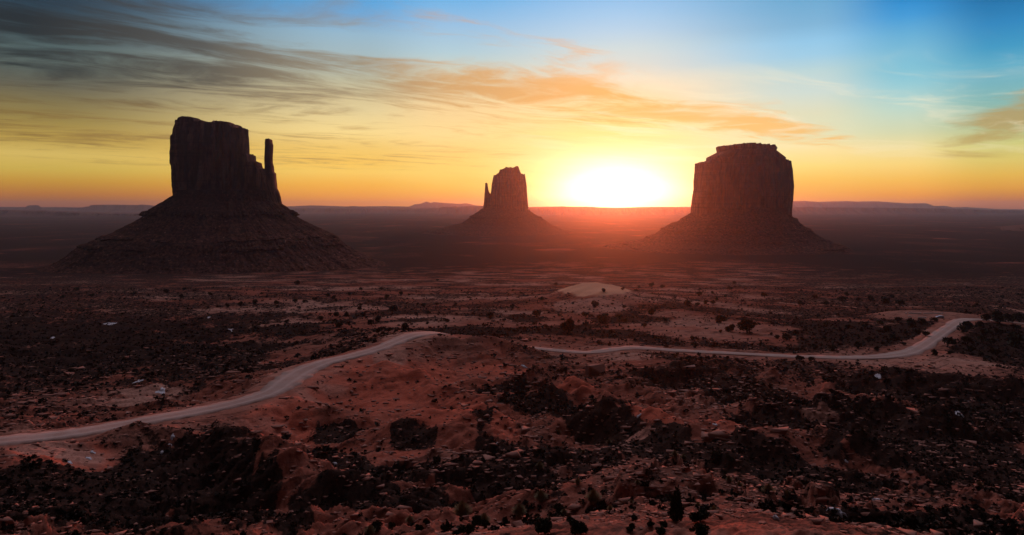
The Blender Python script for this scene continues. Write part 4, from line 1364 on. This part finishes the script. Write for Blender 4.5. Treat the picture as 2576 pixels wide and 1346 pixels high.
SG = "thin snow remnants"
for px, py, wp, hp, an, lb in [
    (280, 813, 44, 9, .6, "long pale snow streak on the dark scrub plain"), (350, 957, 30, 10, 0, "broad snow patch in the gully above the road"),
    (404, 984, 26, 12, .3, "snow patch at the lower end of the gully above the road"), (232, 1137, 20, 5, .5, "snow streak on the mound's crest under the road"),
    (225, 1152, 18, 10, 0, "snow patch by the bare sandy slope under the road"), (176, 1163, 18, 8, .2, "faint snow patch on the bare sandy slope"),
    (427, 1120, 13, 5, .3, "small snow fleck on the black slope under the mound"), (408, 1137, 11, 5, .3, "small snow fleck lowest on the black slope"),
    (434, 1099, 13, 5, .2, "small snow fleck highest on the black slope"), (1607, 1046, 14, 4, -.3, "snow fleck on a slab amid dark gullies"),
    (1250, 1116, 14, 4, 0, "snow fleck at the foot of the stepped rock trail"), (842, 1166, 14, 4, .1, "snow fleck on the smooth red slope"),
    (1319, 921, 18, 4, .4, "snow streak on the crest before the road"), (2110, 1288, 80, 12, -.35, "largest snow patch, low on the slope below the viewpoint"),
    (1940, 1277, 34, 6, -.4, "slanting snow streak beside the largest patch"), (1953, 1304, 20, 5, 0, "small snow patch under the slanting streak"),
    (1797, 1068, 18, 6, 0, "snow patch among ledges in the middle gully"), (2437, 1010, 22, 4, -.3, "thin snow line on the black east slope"),
    (2412, 1040, 34, 16, -.7, "long diagonal snow strip down the black east slope"), (2129, 1161, 14, 4, 0, "snow fleck in the black eastern hollow"),
    (2207, 1256, 34, 6, -.3, "faint snow streak above the largest patch"), (2205, 946, 30, 8, -.5, "snow strip in the wash beside the road"),
    (581, 829, 14, 8, .5, "snow scrap in scrub beyond the road"), (525, 797, 10, 4, .4, "snow scrap highest in the scrub beyond the road"), (133, 849, 14, 4, 0, "lone snow scrap on the dark western plain")]:
    snow(px, py, wp, hp, an, lb, SG)

# ------------------------------------------------------------------ car park: kerb logs, posts, car
wm, w_ = new_mat("white_timber")
wn = w_.noise(w_.n('ShaderNodeTexCoord').outputs['Object'], 3, 4, 0.6)
finish(w_, w_.mix(wn, (0.66, 0.63, 0.58, 1), (0.88, 0.86, 0.82, 1)), 0.8, (wn, .3, .05), 0.2)


def log_mesh(L, seed):
    rg = np.random.default_rng(seed)
    n = 9
    pts = [(-L / 2 + L * i / (n - 1), rg.normal() * .04, 0.24 + rg.normal() * .015) for i in range(n)]
    v, f = tube(pts, [0.20] + [0.26 + rg.normal() * .012 for _ in range(n - 2)] + [0.20], 10)
    c0, c1 = len(v), len(v) + 1
    v = np.concatenate([v, [pts[0]], [pts[-1]]])
    caps = [[c0, (j + 1) % 10, j, j] for j in range(10)]
    bm = bpy.data.meshes.new("kerb_log")
    faces = [tuple(q) for q in f] + [(c0, (j + 1) % 10, j) for j in range(10)] + [(c1, (n - 1) * 10 + j, (n - 1) * 10 + (j + 1) % 10) for j in range(10)]
    bm.from_pydata([tuple(q) for q in v], [], faces)
    bm.materials.append(wm)
    return bm


def r9(x, y): return ((3500 + x / 5.724) * .6289, (1200 + y / 5.724) * .6289)


LOGS = [(708, 306, 8, "short white stub log ending the back row of the car park"), (860, 306, 46, "first long white log in the car park's back row"), (1015, 302, 20, "weathered greyish log in the middle of the back row"),
        (1220, 306, 52, "longest white log in the car park's back row"), (1420, 307, 36, "white log near the bush end of the back row"), (1535, 307, 8, "short white stub log beside the bush in the back row"),
        (795, 375, 16, "crooked white log lying slantwise in the front row"), (1080, 398, 44, "long thin white log in the car park's front row")]
for i, (x, y, wl, lb) in enumerate(LOGS):
    ux, uy = r9(x, y)
    p = hit(ux, uy)
    o = link("kerb_log", log_mesh(wl / 5.724 * .6289 * 4.2 / F * p[1], 800 + i))
    o.location = p
    o.rotation_euler = (0, 0, -0.5 if 'crooked' in lb else random.uniform(-.05, .05))
    tag(o, lb, "log", "white logs marking the car park")
pm, p_ = new_mat("grey_post")
pn_ = p_.noise(p_.n('ShaderNodeTexCoord').outputs['Object'], 6, 3, 0.6)
finish(p_, p_.mix(pn_, (0.06, 0.045, 0.035, 1), (0.16, 0.12, 0.10, 1)), 0.9, None, 0.1)
v, f = tube([(0, 0, -0.4), (0, 0, 0.5), (0.02, 0, 1.2), (0.02, 0, 1.5), (0.02, 0, 1.56)], [0.11, 0.10, 0.095, 0.09, 0.03], 7)
POST = mesh_from("post", v, f)
POST.materials.append(pm)
for px, py, lb in [(1570, 867, "first thin wooden post by the road's crest under the dune"), (1577, 868, "second thin wooden post, middle of three by the road's crest"),
                   (1583, 869, "third thin wooden post by the road's crest, nearest the sunny side")]:
    o = link("wooden_post", POST)
    o.location = hit(px, py)
    tag(o, lb, "post", "posts by the road crest")


def box(bm_v, bm_f, pts8):
    o = len(bm_v)
    bm_v.extend(pts8)
    bm_f.extend([tuple(o + i for i in q) for q in ((0, 3, 2, 1), (4, 5, 6, 7), (0, 1, 5, 4), (1, 2, 6, 5), (2, 3, 7, 6), (3, 0, 4, 7))])


def loft(sections):
    """body from cross sections: each (x, [(y, z) ...])"""
    n = len(sections[0][1])
    v = [(x, y, z) for x, pr in sections for y, z in pr]
    f = []
    for i in range(len(sections) - 1):
        for j in range(n):
            a = i * n + j
            b = i * n + (j + 1) % n
            f.append((a, b, b + n, a + n))
    f.append(tuple(range(n))[::-1])
    f.append(tuple(range((len(sections) - 1) * n, len(sections) * n)))
    me = bpy.data.meshes.new("body")
    me.from_pydata(v, [], f)
    for p in me.polygons:
        p.use_smooth = False
    return me


def simple(name, colr, rough, metal=0.0, spec=0.5):
    m, q = new_mat(name)
    nz = q.noise(q.n('ShaderNodeTexCoord').outputs['Object'], 4, 3, 0.5)
    b = q.n('ShaderNodeBsdfPrincipled')
    q.put(b.inputs['Base Color'], q.mix(nz, tuple(v * .85 for v in colr) + (1,), colr + (1,)))
    b.inputs['Roughness'].default_value = rough
    b.inputs['Metallic'].default_value = metal
    o = q.n('ShaderNodeOutputMaterial')
    q.t.links.new(b.outputs[0], o.inputs[0])
    return m


paint = simple("silver_blue_paint", (0.50, 0.54, 0.66), 0.3)
glassm = simple("dark_glass", (0.02, 0.024, 0.03), 0.08)
tyrem = simple("tyre_rubber", (0.015, 0.015, 0.015), 0.8)
rimm = simple("wheel_metal", (0.35, 0.35, 0.37), 0.35, 0.6)
lampm = simple("lamp_glass", (0.7, 0.7, 0.68), 0.2)
tailm = simple("tail_lamp_red", (0.35, 0.02, 0.015), 0.25)
ux, uy = r9(1480, 404)
cp = hit(ux, uy)
car = thing("parked_car", "silver blue car with dark windows parked at the open end of the car park", "car", cp, None, radians(172))


def sec(x, hw, z0, z1, z2, tw):
    return (x, [(-hw, z0), (hw, z0), (hw + .02, z1), (tw, z2), (-tw, z2), (-hw - .02, z1)])


link("body", loft([sec(-2.25, .74, .42, .62, .86, .68), sec(-2.15, .86, .28, .70, .96, .76), sec(-1.2, .90, .24, .78, .98, .80), sec(0, .91, .22, .78, .98, .82), sec(.9, .90, .24, .78, .96, .80),
                   sec(1.9, .86, .28, .66, .84, .74), sec(2.2, .76, .36, .58, .70, .66)]), paint, car)
link("cabin", loft([sec(-2.0, .74, .94, 1.0, 1.02, .70), sec(-1.55, .76, .94, 1.30, 1.44, .60), sec(-.4, .78, .94, 1.34, 1.50, .62), sec(.35, .77, .94, 1.32, 1.46, .60), sec(1.15, .74, .93, .95, .97, .70)]), paint, car)
for nm, pts in (("windscreen", [(.42, -.60, 1.40), (.42, .60, 1.40), (1.08, .68, 1.0), (1.08, -.68, 1.0)]), ("rear_window", [(-1.62, .58, 1.38), (-1.62, -.58, 1.38), (-1.98, -.66, 1.04), (-1.98, .66, 1.04)])):
    me = bpy.data.meshes.new(nm)
    nx = 0.035 if nm == "windscreen" else -0.035
    vv = [(a + nx, b, c_2 + .03) for a, b, c_2 in pts] + [(a, b, c_2) for a, b, c_2 in pts]
    me.from_pydata(vv, [], [(0, 1, 2, 3), (7, 6, 5, 4), (0, 4, 5, 1), (1, 5, 6, 2), (2, 6, 7, 3), (3, 7, 4, 0)])
    link(nm, me, glassm, car)
for sg in (-1, 1):
    for xa, xb, xc, xd in ((-1.5, -.45, -.42, -1.75), (-.37, .3, .85, -.34)):
        me = bpy.data.meshes.new("side_window")
        pts = [(xa, sg * .655, 1.40), (xb, sg * .655, 1.40), (xc, sg * .80, 1.02), (xd, sg * .80, 1.02)]
        vv = pts + [(a, b - sg * .06, z_) for a, b, z_ in pts]
        me.from_pydata(vv, [], [(0, 1, 2, 3), (7, 6, 5, 4), (0, 4, 5, 1), (1, 5, 6, 2), (2, 6, 7, 3), (3, 7, 4, 0)])
        link("side_window", me, glassm, car)
    for nm, xx, mt in (("headlight", 2.12, lampm), ("tail_light", -2.2, tailm)):
        bv, bf = [], []
        e = .1 if xx > 0 else -.07
        box(bv, bf, [(xx, sg * .45, .56), (xx + e, sg * .45, .56), (xx + e, sg * .72, .56), (xx, sg * .72, .56), (xx, sg * .45, .68), (xx + e, sg * .45, .68), (xx + e, sg * .72, .68), (xx, sg * .72, .68)])
        me = bpy.data.meshes.new(nm)
        me.from_pydata(bv, [], bf)
        link(nm, me, mt, car)


def disc(rad, w2, k=20):
    v = []
    for yy, rr in ((-w2, 0.001), (-w2, rad * .9), (-w2 * .8, rad), (w2 * .8, rad), (w2, rad * .9), (w2, 0.001)):
        for j in range(k):
            a = 2 * pi * j / k
            v.append((cos(a) * rr, yy, sin(a) * rr))
    return mesh_from("wheel", np.array(v), grid_faces(6, k, True))


TY, RI = disc(.33, .11), disc(.20, .125)
for xx in (-1.4, 1.38):
    for sg in (-1, 1):
        t = link("wheel", TY, tyrem, car, (xx, sg * .80, .33))
        link("rim", RI, rimm, t)

# ------------------------------------------------------------------ air
hz, z_ = new_mat("morning_haze")
def air(color, dens, g_):
    pv = z_.n('ShaderNodeVolumePrincipled')
    pv.inputs['Color'].default_value = color
    pv.inputs['Density'].default_value = dens
    pv.inputs['Anisotropy'].default_value = g_
    for nm in ('Density Attribute', 'Color Attribute', 'Temperature Attribute'):
        pv.inputs[nm].default_value = ""
    return pv.outputs[0]


zs = z_.n('ShaderNodeAddShader')
z_.t.links.new(air((0.36, 0.60, 1.0, 1), HAZE_DENS * 0.85, 0.0), zs.inputs[0])
z_.t.links.new(air((0.95, 0.90, 0.88, 1), HAZE_DENS * 0.60, 0.88), zs.inputs[1])
zo = z_.n('ShaderNodeOutputMaterial')
z_.t.links.new(zs.outputs[0], zo.inputs['Volume'])
bv, bf = [], []
x0, x1, y0, y1, z0, z1 = -45000, 45000, -400, 26000, -170, 200
box(bv, bf, [(x0, y0, z0), (x1, y0, z0), (x1, y1, z0), (x0, y1, z0), (x0, y0, z1), (x1, y0, z1), (x1, y1, z1), (x0, y1, z1)])
me = bpy.data.meshes.new("haze")
me.from_pydata(bv, [], bf)
tag(link("haze", me, hz), "thin morning haze filling the valley air", "haze", kind='stuff')
